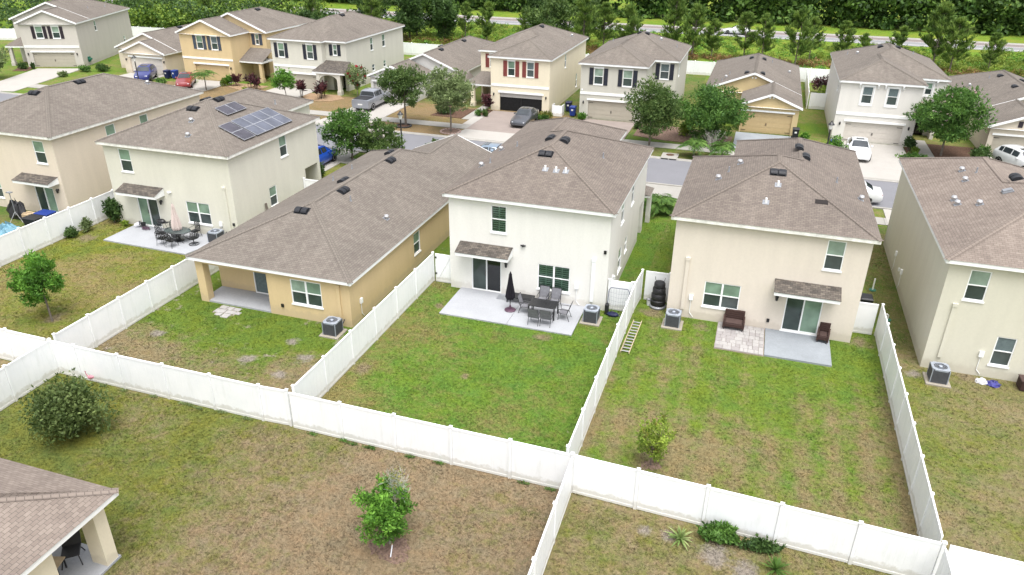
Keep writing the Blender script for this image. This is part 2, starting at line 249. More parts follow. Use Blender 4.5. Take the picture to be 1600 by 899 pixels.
# ------------------------------------------------------------------ mesh helpers
class MB:
    def __init__(s, M=None): s.v = []; s.f = []; s.uv = {}; s.M = M
    def add(s, vs, fs, uvs=None):
        b = len(s.v)
        s.v += [tuple(s.M(*p)) if s.M else tuple(p) for p in vs]
        for i, f in enumerate(fs):
            if uvs: s.uv[len(s.f)] = uvs[i]
            s.f.append(tuple(b+k for k in f))
        return s
    def poly(s, pts, uv=None): return s.add(pts, [tuple(range(len(pts)))], [uv] if uv else None)
    def box(s, x0, y0, z0, x1, y1, z1, c=0):
        if not c:
            return s.add([(x0,y0,z0),(x1,y0,z0),(x1,y1,z0),(x0,y1,z0),(x0,y0,z1),(x1,y0,z1),(x1,y1,z1),(x0,y1,z1)],
                     [(3,2,1,0),(4,5,6,7),(0,1,5,4),(1,2,6,5),(2,3,7,6),(3,0,4,7)])
        # chamfered: three stacked octagon-ish rings
        rings = []
        for z, k in ((z0, c), (z0+c, 0), (z1-c, 0), (z1, c)):
            rings.append([(x0+k+c,y0+k,z),(x1-k-c,y0+k,z),(x1-k,y0+k+c,z),(x1-k,y1-k-c,z),(x1-k-c,y1-k,z),(x0+k+c,y1-k,z),(x0+k,y1-k-c,z),(x0+k,y0+k+c,z)])
        return s.loft(rings)
    def loft(s, rings, cap=True, closed=True):
        n = len(rings[0]); vs = [p for r in rings for p in r]; fs = []
        for i in range(len(rings)-1):
            for j in range(n if closed else n-1):
                k = (j+1) % n; fs.append((i*n+j, i*n+k, (i+1)*n+k, (i+1)*n+j))
        if cap: fs += [tuple(range(n-1, -1, -1)), tuple(range((len(rings)-1)*n, len(rings)*n))]
        return s.add(vs, fs)
    def tube(s, pts, r, n=6, r1=None, cap=True):
        pts = [Vector(p) for p in pts]; rings = []; m = len(pts)
        for i, p in enumerate(pts):
            d = (pts[min(i+1, m-1)]-pts[max(i-1, 0)]).normalized()
            a = d.orthogonal().normalized() if i == 0 else (a - d*a.dot(d)).normalized()
            b = d.cross(a); rr = r if r1 is None else r+(r1-r)*i/(m-1)
            rings.append([tuple(p+(a*math.cos(2*math.pi*k/n)+b*math.sin(2*math.pi*k/n))*rr) for k in range(n)])
        return s.loft(rings, cap)
    def lathe(s, prof, n=12, c=(0, 0, 0), cap=True, sq=(1, 1)):
        return s.loft([[(c[0]+r*sq[0]*math.cos(2*math.pi*k/n), c[1]+r*sq[1]*math.sin(2*math.pi*k/n), c[2]+z) for k in range(n)] for r, z in prof], cap)
    def prism(s, poly, axis, a, b):
        """extrude a 2D polygon along axis from a to b"""
        f = {'x': lambda p, t: (t, p[0], p[1]), 'y': lambda p, t: (p[0], t, p[1]), 'z': lambda p, t: (p[0], p[1], t)}[axis]
        return s.loft([[f(p, a) for p in poly], [f(p, b) for p in poly]])
    def mesh(s, name, mat, smooth=False):
        me = bpy.data.meshes.new(name); me.from_pydata(s.v, [], s.f)
        if s.uv:
            ul = me.uv_layers.new(name='UVMap')
            for i, p in enumerate(me.polygons):
                if i in s.uv:
                    for k, li in enumerate(p.loop_indices): ul.data[li].uv = s.uv[i][k]
        me.materials.append(M[mat] if isinstance(mat, str) else mat)
        if smooth:
            me.polygons.foreach_set('use_smooth', [True]*len(me.polygons))
            me.set_sharp_from_angle(angle=R(38))
        me.update(); return me
    def build(s, name, mat, parent=None, smooth=False, loc=None):
        o = bpy.data.objects.new(name, s.mesh(name, mat, smooth)); COL.objects.link(o)
        if parent: o.parent = parent
        if loc is not None: o.location = loc
        return o
def tag(o, label=None, cat=None, group=None, kind=None):
    for k, v in (('label', label), ('category', cat), ('group', group), ('kind', kind)):
        if v: o[k] = v
    return o
def thing(name, label, cat, loc=(0, 0, 0), rz=0, group=None):
    o = bpy.data.objects.new(name, None); COL.objects.link(o); o.empty_display_size = .2
    o.location = loc; o.rotation_euler = (0, 0, rz)
    return tag(o, label, cat, group)
KIDS = {}
def copy_tree(src, loc, rz=0, label=None, scale=None, parent=None):
    c = src.copy(); COL.objects.link(c); c.parent = parent
    if parent is None:
        c.location = loc; c.rotation_euler = (0, 0, rz)
        if scale: c.scale = scale if hasattr(scale, '__len__') else (scale,)*3
        if label: c['label'] = label
    for ch in [o for o in bpy.data.objects if o.parent == src]: copy_tree(ch, None, parent=c)
    return c
def mesh_obj(name, Q, mat, parent=None, loc=None):
    """Q: (n,k,3) loose polygons of k corners"""
    n, k, _ = Q.shape; me = bpy.data.meshes.new(name)
    me.vertices.add(n*k); me.vertices.foreach_set('co', Q.astype(np.float32).ravel())
    me.loops.add(n*k); me.loops.foreach_set('vertex_index', np.arange(n*k, dtype=np.int32))
    me.polygons.add(n); me.polygons.foreach_set('loop_start', np.arange(0, n*k, k, dtype=np.int32))
    me.materials.append(M[mat] if isinstance(mat, str) else mat); me.update(calc_edges=True)
    o = bpy.data.objects.new(name, me); COL.objects.link(o)
    if parent: o.parent = parent
    if loc is not None: o.location = loc
    return o
def struct(name, x0, y0, x1, y1, z, mat):
    m = MB(); m.poly([(x0,y0,z),(x1,y0,z),(x1,y1,z),(x0,y1,z)])
    return tag(m.build(name, mat), kind='structure')
def slab(name, poly, z0, z1, mat, label=None, cat=None, kind='structure', parent=None):
    m = MB(); m.prism(poly, 'z', z0, z1); o = m.build(name, mat, parent)
    if parent is None: tag(o, label, cat, kind=kind)
    return o
def rect(x0, y0, x1, y1): return [(x0,y0),(x1,y0),(x1,y1),(x0,y1)]

# ------------------------------------------------------------------ foliage
def unit(rng, n):
    d = rng.normal(size=(n, 3)); return d/np.linalg.norm(d, axis=1)[:, None]
def leaf_quads(rng, C, Rd, n, size, asp=1.8, up=.35, shell=.45):
    """n leaf diamonds spread through ellipsoid clumps with centres C and radii Rd"""
    C = np.asarray(C, float); Rd = np.asarray(Rd, float)
    if Rd.ndim == 1: Rd = np.repeat(Rd[:, None], 3, 1)
    wgt = Rd.prod(1)**(2/3); i = rng.choice(len(C), n, p=wgt/wgt.sum())
    d = unit(rng, n); rad = rng.random(n)**shell
    P = C[i] + d*rad[:, None]*Rd[i]
    nn = d*.6 + unit(rng, n)*1.1 + np.array([0, 0, up]); nn /= np.linalg.norm(nn, axis=1)[:, None]
    t = np.cross(nn, unit(rng, n)); t /= np.linalg.norm(t, axis=1)[:, None]; b = np.cross(nn, t)
    s = size*(.6+.8*rng.random(n))[:, None]
    return np.stack([P-t*s*asp/2, P+b*s/2, P+t*s*asp/2, P-b*s/2], 1)
def needle_quads(rng, P, D, L, wd, n):
    """n long thin leaves sprouting from each point P about the direction D"""
    P = np.repeat(np.asarray(P, float), n, 0); D = np.repeat(np.asarray(D, float), n, 0)
    d = D + unit(rng, len(P))*.62; d /= np.linalg.norm(d, axis=1)[:, None]
    b = np.cross(d, unit(rng, len(P))); b /= np.linalg.norm(b, axis=1)[:, None]
    l = (L*(.6+.7*rng.random(len(P))))[:, None]
    return np.stack([P-b*wd*.3, P+d*l*.55-b*wd, P+d*l, P+d*l*.55+b*wd], 1)
def limbs(mb, rng, base, h0, tips, r, n=6, lean=(0, 0)):
    top = Vector((base[0]+lean[0], base[1]+lean[1], base[2]+h0))
    mid = Vector(base).lerp(top, .5)+Vector((rng.normal()*.05, rng.normal()*.05, 0))
    mb.tube([base, mid, top], r, n, r*.62)
    for tp in tips:
        tp = Vector(tp); m1 = top.lerp(tp, .5)+Vector((rng.normal()*.12, rng.normal()*.12, .1))
        mb.tube([top-Vector((0, 0, .15)), m1, tp], r*.42, 5, r*.09)
def tree(name, label, cat, loc, h, rx, z0, lf, bark='bark', nl=5000, ls=.16, nc=22, tr=.12, seed=1, group=None, ry=None, clump=.42, taper=0, asp=1.8, extra=None, up=.35, shell=.45, lean=(0, 0), trunk_to=.45):
    rng = np.random.default_rng(seed); ry = ry or rx
    o = thing(name, label, cat, loc, 0, group)
    d = unit(rng, nc); rad = rng.random(nc)**.4*.86; cz, hz = (z0+h)/2, (h-z0)/2
    C = np.stack([d[:, 0]*rad*rx, d[:, 1]*rad*ry, cz+d[:, 2]*rad*hz], 1)
    if taper: k = 1-taper*np.clip((C[:, 2]-z0)/(h-z0), 0, 1); C[:, :2] *= k[:, None]
    C[:, :2] += np.outer(np.clip(C[:, 2]/h, 0, 1), lean)
    cr = clump*(.65+.7*rng.random(nc)); Rd = np.stack([cr*rx, cr*ry, cr*hz*.85], 1)
    mb = MB(); limbs(mb, rng, (0, 0, -.05), z0+(h-z0)*trunk_to*.5, C[rng.choice(nc, min(nc, 12), replace=False)], tr, lean=(lean[0]*.5, lean[1]*.5))
    mb.build('trunk', bark, o, True)
    q = leaf_quads(rng, C, Rd, int(nl*.62), ls, asp, up, shell)
    ns = int(nl*.38/6); i = rng.choice(nc, ns); d = unit(rng, ns); d[:, 2] = d[:, 2]*.8+.25; Ps = C[i]+d*Rd[i]*(.75+.45*rng.random(ns))[:, None]     # sprigs that break the outline
    mesh_obj('crown', np.concatenate([q, needle_quads(rng, Ps, d*.8+np.array([0, 0, .3 if up > 0 else -.5]), ls*3.0, ls*.34, 6)]), lf, o)
    if extra:
        k = rng.choice(nc, max(3, nc//3), replace=False); E = C[k].copy(); E[:, 2] += Rd[k, 2]*.75
        mesh_obj('blossom', leaf_quads(rng, E, Rd[k]*.45, extra[1], extra[2], 1.2), extra[0], o)
    return o
def shrub(name, label, cat, loc, rx, ry, h, lf, nl=900, ls=.1, seed=1, group=None, nc=9, asp=1.8):
    rng = np.random.default_rng(seed); o = thing(name, label, cat, loc, 0, group)
    d = unit(rng, nc); d[:, 2] = np.abs(d[:, 2]); rad = rng.random(nc)**.5*.7
    C = np.stack([d[:, 0]*rad*rx, d[:, 1]*rad*ry, h*.38+d[:, 2]*rad*h*.55], 1); Rd = np.stack([np.full(nc, .45*rx), np.full(nc, .45*ry), np.full(nc, .36*h)], 1)*(.7+.6*rng.random(nc))[:, None]
    mb = MB()
    for c in C[:6]: mb.tube([(0, 0, -.03), (c[0]*.4, c[1]*.4, c[2]*.5), tuple(c)], .025, 4, .008)
    mb.build('stem', 'bark', o); q = leaf_quads(rng, C, Rd, int(nl*.7), ls, asp)
    ns = max(4, int(nl*.3/6)); i = rng.choice(nc, ns); d = unit(rng, ns); d[:, 2] = np.abs(d[:, 2]); q = np.concatenate([q, needle_quads(rng, C[i]+d*Rd[i]*(.6+.4*rng.random(ns))[:, None], d+np.array([0, 0, .4]), ls*2.0, ls*.3, 6)])
    q[:, :, 2] = np.maximum(q[:, :, 2], .02); mesh_obj('foliage', q, lf, o)
    return o
def fronds(rng, n, L, droop, lf_w=.05, rise=1.0, lean=0, per=18, llen=.45):
    """arched palm fronds with leaflets, from the origin"""
    out = []; ribs = []
    for i in range(n):
        a = 2*math.pi*i/n + rng.normal()*.2; e = rise*(.35+.65*rng.random()); l = L*(.75+.4*rng.random())
        pts = []
        for k in range(8):
            t_ = k/7; rr = l*t_*math.cos(e*(1-t_*.3)); z = l*(t_*math.sin(e) - droop*t_*t_)
            pts.append(np.array([rr*math.cos(a), rr*math.sin(a), z]))
        ribs.append(pts)
        for k in range(per):
            t_ = .18+.82*k/(per-1); x = t_*7; j = min(6, int(x)); p = pts[j]*(1-(x-j))+pts[j+1]*(x-j); d = pts[j+1]-pts[j]; d /= np.linalg.norm(d)
            sd_ = np.cross(d, (0, 0, 1)); sd_ /= np.linalg.norm(sd_)+1e-6
            for sg in (-1, 1):
                ll = llen*math.sin(math.pi*(.12+.83*t_))*(.8+.4*rng.random()); q = sd_*sg*.85+d*.6+np.array([0, 0, -.25-.3*rng.random()]); q /= np.linalg.norm(q)
                b = np.cross(q, (0, 0, 1))*lf_w*.5
                out.append([p-b*.6, p+q*ll*.5-b, p+q*ll, p+q*ll*.5+b])
    return np.array(out), ribs
def palm(label, loc, h, n=14, L=1.6, droop=.55, seed=1, lf='lf_palm', tr=.09, rise=1.1, per=18, llen=.45, lw=.05, group=None, lean=(0, 0)):
    rng = np.random.default_rng(seed); o = thing('palm', label, 'palm', loc, 0, group)
    m = MB(); m.tube([(0, 0, -.05), (lean[0]*.4, lean[1]*.4, h*.5), (lean[0], lean[1], h)], tr, 8, tr*.75); m.build('trunk', 'bark', o, True)
    Q, ribs = fronds(rng, n, L, droop, lw, rise, per=per, llen=llen); c = np.array([lean[0], lean[1], h])
    for k, r_ in enumerate(ribs):                     # each frond is a part, its stalk a sub-part
        f = mesh_obj('frond', Q[k*per*2:(k+1)*per*2]+c, lf, o); m = MB(); m.tube([tuple(p+c) for p in r_[::2]], .016, 4, .006); m.build('stalk', lf, f)
    return o
def ti_plant(label, loc, h, seed, lf='lf_maroon', n=5, cat='plant', group=None, name='ti_plant', spread=.3, L=.42):
    rng = np.random.default_rng(seed); o = thing(name, label, cat, loc, 0, group); m = MB(); P = []; D = []
    for i in range(n):
        a = rng.random()*6.28; hh = h*(.45+.5*rng.random()); tip = np.array([math.cos(a)*spread*rng.random()*1.4, math.sin(a)*spread*rng.random()*1.4, hh*.8])
        m.tube([(tip[0]*.3, tip[1]*.3, -.03), tuple(tip*.6), tuple(tip)], .02, 4, .012)
        for k in range(3): P.append(tip*(1-.16*k)); D.append((0, 0, .55))
    m.build('stem', 'bark_dark', o); mesh_obj('leaf', needle_quads(rng, P, D, L, .06, 12), lf, o); return o
def rosette(label, loc, r, n, lf, seed, name='agave', cat='agave', h=.5, wd=.05, group=None):
    rng = np.random.default_rng(seed); o = thing(name, label, cat, loc, 0, group)
    for k in range(n):
        a = 2*math.pi*k*.382 + rng.normal()*.1; e = R(15+65*rng.random()**1.2); l = r*(.75+.35*rng.random()); d = Vector((math.cos(a)*math.cos(e), math.sin(a)*math.cos(e), math.sin(e)))
        s_ = Vector((-math.sin(a), math.cos(a), 0)); m = MB(); rr = []
        for t_, wv in ((0, .7), (.3, 1), (.65, .8), (1, .05)):
            p = Vector((0, 0, .05))+d*l*t_+Vector((0, 0, -l*.28*t_*t_)); rr.append([tuple(p-s_*wd*wv), tuple(p+Vector((0, 0, -.012))), tuple(p+s_*wd*wv), tuple(p+Vector((0, 0, .006)))])
        m.loft(rr); m.build('leaf', lf, o)
    return o

# ------------------------------------------------------------------ houses
WR = random.Random(11); SL = .40                                   # roof pitch
def wall_M(face, plane, org):
    ox, oy = org
    return {'S': lambda a, d, z: (a-ox, plane-d-oy, z), 'N': lambda a, d, z: (a-ox, plane+d-oy, z),
            'E': lambda a, d, z: (plane+d-ox, a-oy, z), 'W': lambda a, d, z: (plane-d-ox, a-oy, z)}[face]
def ring(m, a0, a1, z0, z1, t, d0, d1):
    m.box(a0, d0, z1-t, a1, d1, z1); m.box(a0, d0, z0, a1, d1, z0+t)
    m.box(a0, d0, z0+t, a0+t, d1, z1-t); m.box(a1-t, d0, z0+t, a1, d1, z1-t)
def pane(Mx, a0, a1, z0, z1, d, mat, parent, name='pane'):
    m = MB(Mx); m.box(a0, d-.006, z0, a1, d, z1); return m.build(name, mat, parent)
def window(Mx, root, a0, a1, z0, z1, twin=False, style=None, sill=True, head=False, shut=None, surround=False):
    m = MB(Mx); ring(m, a0, a1, z0, z1, .05, -.10, -.02); zm = (z0+z1)/2
    spans = [(a0+.05, a1-.05)]
    if twin:
        c = (a0+a1)/2; m.box(c-.05, -.10, z0+.05, c+.05, -.022, z1-.05); spans = [(a0+.05, c-.05), (c+.05, a1-.05)]
    for s0, s1 in spans:
        m.box(s0, -.095, zm-.025, s1, -.028, zm+.025)
    fr = m.build('window', 'trim', root)
    for s0, s1 in spans:
        if style == 'plantation':
            pane(Mx, s0, s1, zm+.025, z1-.05, -.05, 'clear', fr); pane(Mx, s0, s1, z0+.05, zm-.025, -.05, 'clear', fr)
            b = MB(Mx); b.box(s0, -.24, z0+.05, s1, -.235, z1-.05); b.build('dark_backing', 'shade', fr)  # near-black sheet painted as the unlit room behind the slats
            c = (s0+s1)/2
            for q0, q1 in ((s0+.02, c-.03), (c+.03, s1-.02)):
                n = int((z1-z0-.1)/.125)
                for k in range(n):
                    z = z0+.10+k*.125; s_ = MB(Mx); s_.add([(q0,-.066,z-.034),(q1,-.066,z-.034),(q1,-.125,z+.026),(q0,-.125,z+.026),(q0,-.060,z-.028),(q1,-.060,z-.028),(q1,-.119,z+.032),(q0,-.119,z+.032)], [(0,1,2,3),(4,5,6,7),(0,1,5,4),(2,3,7,6)])
                    s_.build('slat', 'slat', fr)
            st = MB(Mx); st.box(c-.03, -.12, z0+.05, c+.03, -.07, z1-.05); st.build('shutter_stile', 'slat', fr)
        else:
            gk = WR.random(); pane(Mx, s0, s1, zm+.025, z1-.05, -.055, 'glass_hi' if gk < .6 else 'glass_hi2' if gk < .85 else 'curtain', fr); pane(Mx, s0, s1, z0+.05, zm-.025, -.065, 'glass_lo' if WR.random() < .65 else 'glass_lo2', fr)
    if sill: m = MB(Mx); m.box(a0-.04, -.015, z0-.075, a1+.04, .045, z0-.001); m.build('sill', 'trim', fr)
    if head: m = MB(Mx); m.box(a0-.06, .002, z1+.001, a1+.06, .05, z1+.14); m.build('head_trim', 'trim', fr)
    if surround:
        m = MB(Mx); m.box(a0-.13, .002, z1+.001, a1+.13, .04, z1+.12); m.box(a0-.13, .002, z0-.2, a1+.13, .04, z0-.08); m.box(a0-.13, .002, z0-.08, a0-.045, .04, z1); m.box(a1+.045, .002, z0-.08, a1+.13, .04, z1); m.build('surround', 'trim', fr)
    if shut:
        wd = .42
        for q0 in (a0-.07-wd, a1+.07):
            m = MB(Mx); ring(m, q0, q0+wd, z0-.05, z1+.02, .05, .002, .045); m.box(q0+.05, .002, z0, q0+wd-.05, .02, z1-.03); zc = (z0+z1)/2; m.box(q0+.05, .004, zc-.04, q0+wd-.05, .044, zc+.04)
            sh = m.build('shutter', shut, root)
            for k in range(14):
                z = z0+.03+k*(z1-z0-.09)/13
                if abs(z-zc) < .07: continue
                s_ = MB(Mx); s_.box(q0+.055, .019, z-.02, q0+wd-.055, .036, z+.02); s_.build('louvre', shut, sh)
    return fr
def slider(Mx, root, a0, a1, z0, z1, left='glass_hi', right='glass_lo'):
    m = MB(Mx); ring(m, a0, a1, z0, z1, .055, -.10, -.02); c = (a0+a1)/2; m.box(c-.035, -.095, z0+.055, c+.035, -.018, z1-.055)
    fr = m.build('sliding_door', 'trim', root)
    pane(Mx, a0+.055, c-.035, z0+.055, z1-.055, -.06, left, fr); pane(Mx, c+.035, a1-.055, z0+.055, z1-.055, -.07, right, fr)
    m = MB(Mx); m.box(c-.10, -.05, 1.0, c-.07, -.01, 1.25); m.build('handle', 'black', fr)
    m = MB(Mx); m.box(a0-.05, -.015, z0-.06, a1+.05, .06, z0-.001); m.build('threshold', 'trim', fr)
def garage_door(Mx, root, a0, a1, z1, mat, screen=False):
    m = MB(Mx); d = -.16
    m.box(a0, d-.04, -.05, a1, d, z1)
    o = m.build('garage_door', 'screen' if screen else mat, root)
    if screen:
        b = MB(Mx); b.box(a0+.03, d+.001, z1-.46, a1-.03, d+.03, z1-.03); b.build('door_header_panel', mat, o)
        b = MB(Mx); c = (a0+a1)/2; b.box(c-.03, d+.001, .02, c+.03, d+.035, z1-.47); b.build('screen_post', 'black', o)
    else:
        nr, ncol = 4, 8; hh = (z1-.04)/nr; ww = (a1-a0)/ncol
        for r_ in range(nr):
            s_ = MB(Mx); s_.box(a0+.01, d, .01+r_*hh, a1-.01, d+.012, .01+(r_+1)*hh-.018)
            for c in range(ncol):
                x = a0+c*ww
                s_.box(x+.09, d+.013, .01+r_*hh+.09, x+ww-.09, d+.024, .01+(r_+1)*hh-.10)
            s_.build('door_section', mat, o)
        for q in (.18, z1-.3):
            for x, sg in ((a0+.05, 1), (a1-.05, -1)):
                s_ = MB(Mx); s_.box(min(x, x+sg*.45), d+.025, q, max(x, x+sg*.45), d+.04, q+.045); s_.build('strap_hinge', 'black', o)
        s_ = MB(Mx); c = (a0+a1)/2; s_.box(c-.05, d+.025, .75, c-.02, d+.06, 1.0); s_.box(c+.02, d+.025, .75, c+.05, d+.06, 1.0); s_.build('handle', 'black', o)
    t = MB(Mx); t.box(a0-.16, .002, z1+.001, a1+.16, .07, z1+.17); t.build('garage_head_trim', 'trim', root)
def entry_door(Mx, root, a0, a1, z1, mat='door_dark'):
    m = MB(Mx); m.box(a0, -.08, 0, a1, -.04, z1)
    for q0, q1 in ((.15, .85), (1.0, 1.85)): m.box(a0+.14, -.039, q0, a1-.14, -.02, min(q1, z1-.15))
    o = m.build('front_door', mat, root); m = MB(Mx); m.box(a1-.12, -.03, .95, a1-.08, .02, 1.05); m.build('handle', 'galv', o)
def slope_M(face, P, org):
    th = math.atan(SL); c, s = math.cos(th), math.sin(th); x, y, z = P[0]-org[0], P[1]-org[1], P[2]
    return {'S': lambda a, u, n: (x+a, y+u*c-n*s, z+u*s+n*c), 'N': lambda a, u, n: (x-a, y-u*c+n*s, z+u*s+n*c),
            'E': lambda a, u, n: (x-u*c+n*s, y+a, z+u*s+n*c), 'W': lambda a, u, n: (x+u*c-n*s, y-a, z+u*s+n*c)}[face]
def roof_item(kind, face, P, org, root):
    Mx = slope_M(face, P, org); m = MB(Mx)
    if kind == 'v':
        m.box(-.42, -.27, .004, .42, .27, .018)
        v = m.build('roof_vent', 'vent', root, True)
        for a in (-.37, .03):
            h = MB(Mx); h.loft([[(q, u, n) for u, n in ((-.22,.018),(-.24,.09),(-.19,.15),(-.08,.18),(.08,.165),(.2,.10),(.22,.018))] for q in (a, a+.34)]); h.build('hood', 'vent', v, True)
    elif kind == 'p':
        m.box(-.16, -.14, .004, .16, .2, .015); v = m.build('pipe_flashing', 'grey', root)
        x, y, z = Mx(0, 0, 0); h = MB(); h.lathe([(.055, -.05), (.055, .25), (.04, .25)], 10, (x, y, z)); h.build('vent_pipe', 'pvc', v, True)
    elif kind == 'n':
        x, y, z = Mx(0, 0, 0); h = MB(); h.lathe([(.09, -.04), (.04, .1), (.04, .3), (.03, .3)], 8, (x, y, z)); h.build('vent_pipe', 'grey', root, True)
    elif kind == 'c':
        m.box(-.17, -.14, .004, .17, .2, .014); v = m.build('cap_flashing', 'grey', root)
        x, y, z = Mx(0, 0, 0); h = MB(); h.lathe([(.07, -.05), (.07, .1), (.14, .11), (.15, .17), (.11, .24), (.02, .26)], 12, (x, y, z)); h.build('vent_cap', 'galv', v, True)
    elif kind == 'b':
        m.box(-.2, -.25, .004, .2, .25, .06); m.box(-.15, -.2, .06, .15, .2, .14); m.build('roof_box', 'grey', root)
    elif kind == 'x':
        m.box(-.3, -.16, .004, .3, .16, .02); m.build('replacement_shingle', 'roof_old', root)
def house(name, label, cat, x0, x1, yA, yB, wing=None, ze=5.72, gable=False, wall='st_white', roof='roof', opens=(), vents=(), trimmat='trim', loc=None, rz=0, oh=.28, group=None, bands=(), z_base=-.12, recess=None, gable_wing=False):
    """eave rectangle x0..x1 x yA..yB; wing=(side, width, yC) continues from yB to yC, flush on one side"""
    sg = 1 if (wing[2] if wing else yB) > yA else -1
    if wing and wing[2] < yB: sg = -1
    W, D = x1-x0, abs(yB-yA); org = (x0, min(yA, wing[2] if wing else yB, yB))
    root = thing(name, label, cat, (org[0], org[1], 0) if loc is None else loc, rz, group)
    side = wing[0] if wing else 'L'
    tw = lambda cx, cy: ((x0+cx) if side == 'L' else (x1-cx), yA+sg*cy)
    if wing: w, D2 = wing[1], abs(wing[2]-yA)
    hw = W/2
    kz = math.sqrt(1+SL*SL)/SL
    polys = []                                        # (axis of u, [(cx,cy,h)...])
    if not wing:
        polys = [('x', [(0,0,0),(W,0,0),(hw,hw,hw)]), ('x', [(0,D,0),(hw,D-hw,hw),(W,D,0)]), ('y', [(0,0,0),(hw,hw,hw),(hw,D-hw,hw),(0,D,0)]), ('y', [(W,0,0),(W,D,0),(hw,D-hw,hw),(hw,hw,hw)])]
        out = [(0,0),(W,0),(W,D),(0,D)]; caps = [((0,0,0),(hw,hw,hw)),((W,0,0),(hw,hw,hw)),((0,D,0),(hw,D-hw,hw)),((W,D,0),(hw,D-hw,hw)),((hw,hw,hw),(hw,D-hw,hw))]
    else:
        w2 = w/2; out = [(0,0),(W,0),(W,D),(w,D),(w,D2),(0,D2)]
        polys.append(('x', [(0,0,0),(W,0,0),(hw,hw,hw)]))
        if gable:
            polys += [('y', [(0,0,0),(hw,hw,hw),(hw,D,hw),(w2,D,w2),(w2,D2,w2),(0,D2,0)]), ('y', [(w,D2,0),(w2,D2,w2),(w2,D,w2),(w,D,0)]), ('y', [(W,0,0),(W,D,0),(hw,D,hw),(hw,hw,hw)])]
            caps = [((0,0,0),(hw,hw,hw)),((W,0,0),(hw,hw,hw)),((hw,hw,hw),(hw,D,hw)),((w2,D,w2),(w2,D2,w2))]
        elif gable_wing:
            polys += [('y', [(0,0,0),(hw,hw,hw),(hw,D-hw,hw),(w2,D-w2,w2),(w2,D2,w2),(0,D2,0)]), ('y', [(w,D2,0),(w2,D2,w2),(w2,D-w2,w2),(w,D,0)]),
                      ('x', [(w,D,0),(w2,D-w2,w2),(hw,D-hw,hw),(W,D,0)]), ('y', [(W,0,0),(W,D,0),(hw,D-hw,hw),(hw,hw,hw)])]
            caps = [((0,0,0),(hw,hw,hw)),((W,0,0),(hw,hw,hw)),((hw,hw,hw),(hw,D-hw,hw)),((hw,D-hw,hw),(w2,D-w2,w2)),((W,D,0),(hw,D-hw,hw)),((w2,D-w2,w2),(w2,D2,w2))]
        else:
            polys += [('y', [(0,0,0),(hw,hw,hw),(hw,D-hw,hw),(w2,D-w2,w2),(w2,D2-w2,w2),(0,D2,0)]), ('x', [(0,D2,0),(w2,D2-w2,w2),(w,D2,0)]), ('y', [(w,D2,0),(w2,D2-w2,w2),(w2,D-w2,w2),(w,D,0)]),
                      ('x', [(w,D,0),(w2,D-w2,w2),(hw,D-hw,hw),(W,D,0)]), ('y', [(W,0,0),(W,D,0),(hw,D-hw,hw),(hw,hw,hw)])]
            caps = [((0,0,0),(hw,hw,hw)),((W,0,0),(hw,hw,hw)),((hw,hw,hw),(hw,D-hw,hw)),((hw,D-hw,hw),(w2,D-w2,w2)),((W,D,0),(hw,D-hw,hw)),((w2,D-w2,w2),(w2,D2-w2,w2)),((0,D2,0),(w2,D2-w2,w2)),((w,D2,0),(w2,D2-w2,w2))]
    def T3(p, dz=0): x, y = tw(p[0], p[1]); return (x-org[0], y-org[1], ze+SL*p[2]+dz)
    m = MB()
    for ax, pts in polys:
        m.poly([T3(p) for p in pts], [((p[0] if ax == 'x' else p[1]), p[2]*SL*kz) for p in pts])
    ro = m.build('roof', roof, root)
    m = MB()
    for a, b in caps:                                 # ridge and hip caps: a low folded strip
        A, B = Vector(T3(a, .022)), Vector(T3(b, .022)); L = (B-A).length
        if L < .1: continue
        d = (B-A)/L; s = d.cross(Vector((0, 0, 1))).normalized()*.15; n = max(1, int(L/.22)); dz = Vector((0, 0, -.055 if abs(a[2]-b[2]) < .01 else -.042))
        for k in range(n):
            p, q = A+d*(L*k/n), A+d*(L*(k+1)/n+.02); up = Vector((0, 0, .012))
            m.add([tuple(p+up*.2), tuple(q+up), tuple(q+up+s+dz), tuple(p+up*.2+s+dz), tuple(q+up-s+dz), tuple(p+up*.2-s+dz)], [(0,1,2,3),(1,0,5,4)], [[(0,0),(.145,0),(.145,.15),(0,.15)]]*2)
    c_ = m.build('ridge_cap', roof, ro)
    # fascia with soffit
    m = MB(); i_ = .02; fz0, fz1 = ze-.19, ze-.004
    def inset(k):
        if not wing: return [(k,k),(W-k,k),(W-k,D-k),(k,D-k)]
        return [(k,k),(W-k,k),(W-k,D-k),(w-k,D-k),(w-k,D2-k),(k,D2-k)]
    op = inset(i_)
    P2 = lambda p, z: (tw(*p)[0]-org[0], tw(*p)[1]-org[1], z)
    for k in range(len(op)):
        a, b = op[k], op[(k+1) % len(op)]
        if (gable and k in (2, 4)) or (gable_wing and k == 4): continue
        m.poly([P2(a, fz0), P2(b, fz0), P2(b, fz1), P2(a, fz1)])
    m.poly([P2(p, fz0) for p in op])
    fa = m.build('fascia', trimmat, root)
    if gable or gable_wing:
        for wd, yy in ((w, D2), (W, D))[:2 if gable else 1]:
            h_ = wd/2
            for q0 in (0, wd):
                b_ = MB(); pts = []
                for yk in (yy-.05, yy+.012):
                    pts.append([P2((q0, yk), ze+.01), P2((h_, yk), ze+SL*h_+.01), P2((h_, yk), ze+SL*h_-.20), P2((q0, yk), ze-.19)])
                b_.loft(pts); b_.build('rake_board', trimmat, root)
    # walls with cut openings
    wo = inset(oh); n = len(wo); zt = fz0+.02
    wp = [tw(*p) for p in wo]; area = sum(wp[i][0]*wp[(i+1) % n][1]-wp[(i+1) % n][0]*wp[i][1] for i in range(n))
    if area < 0: wp = wp[::-1]
    edges = []
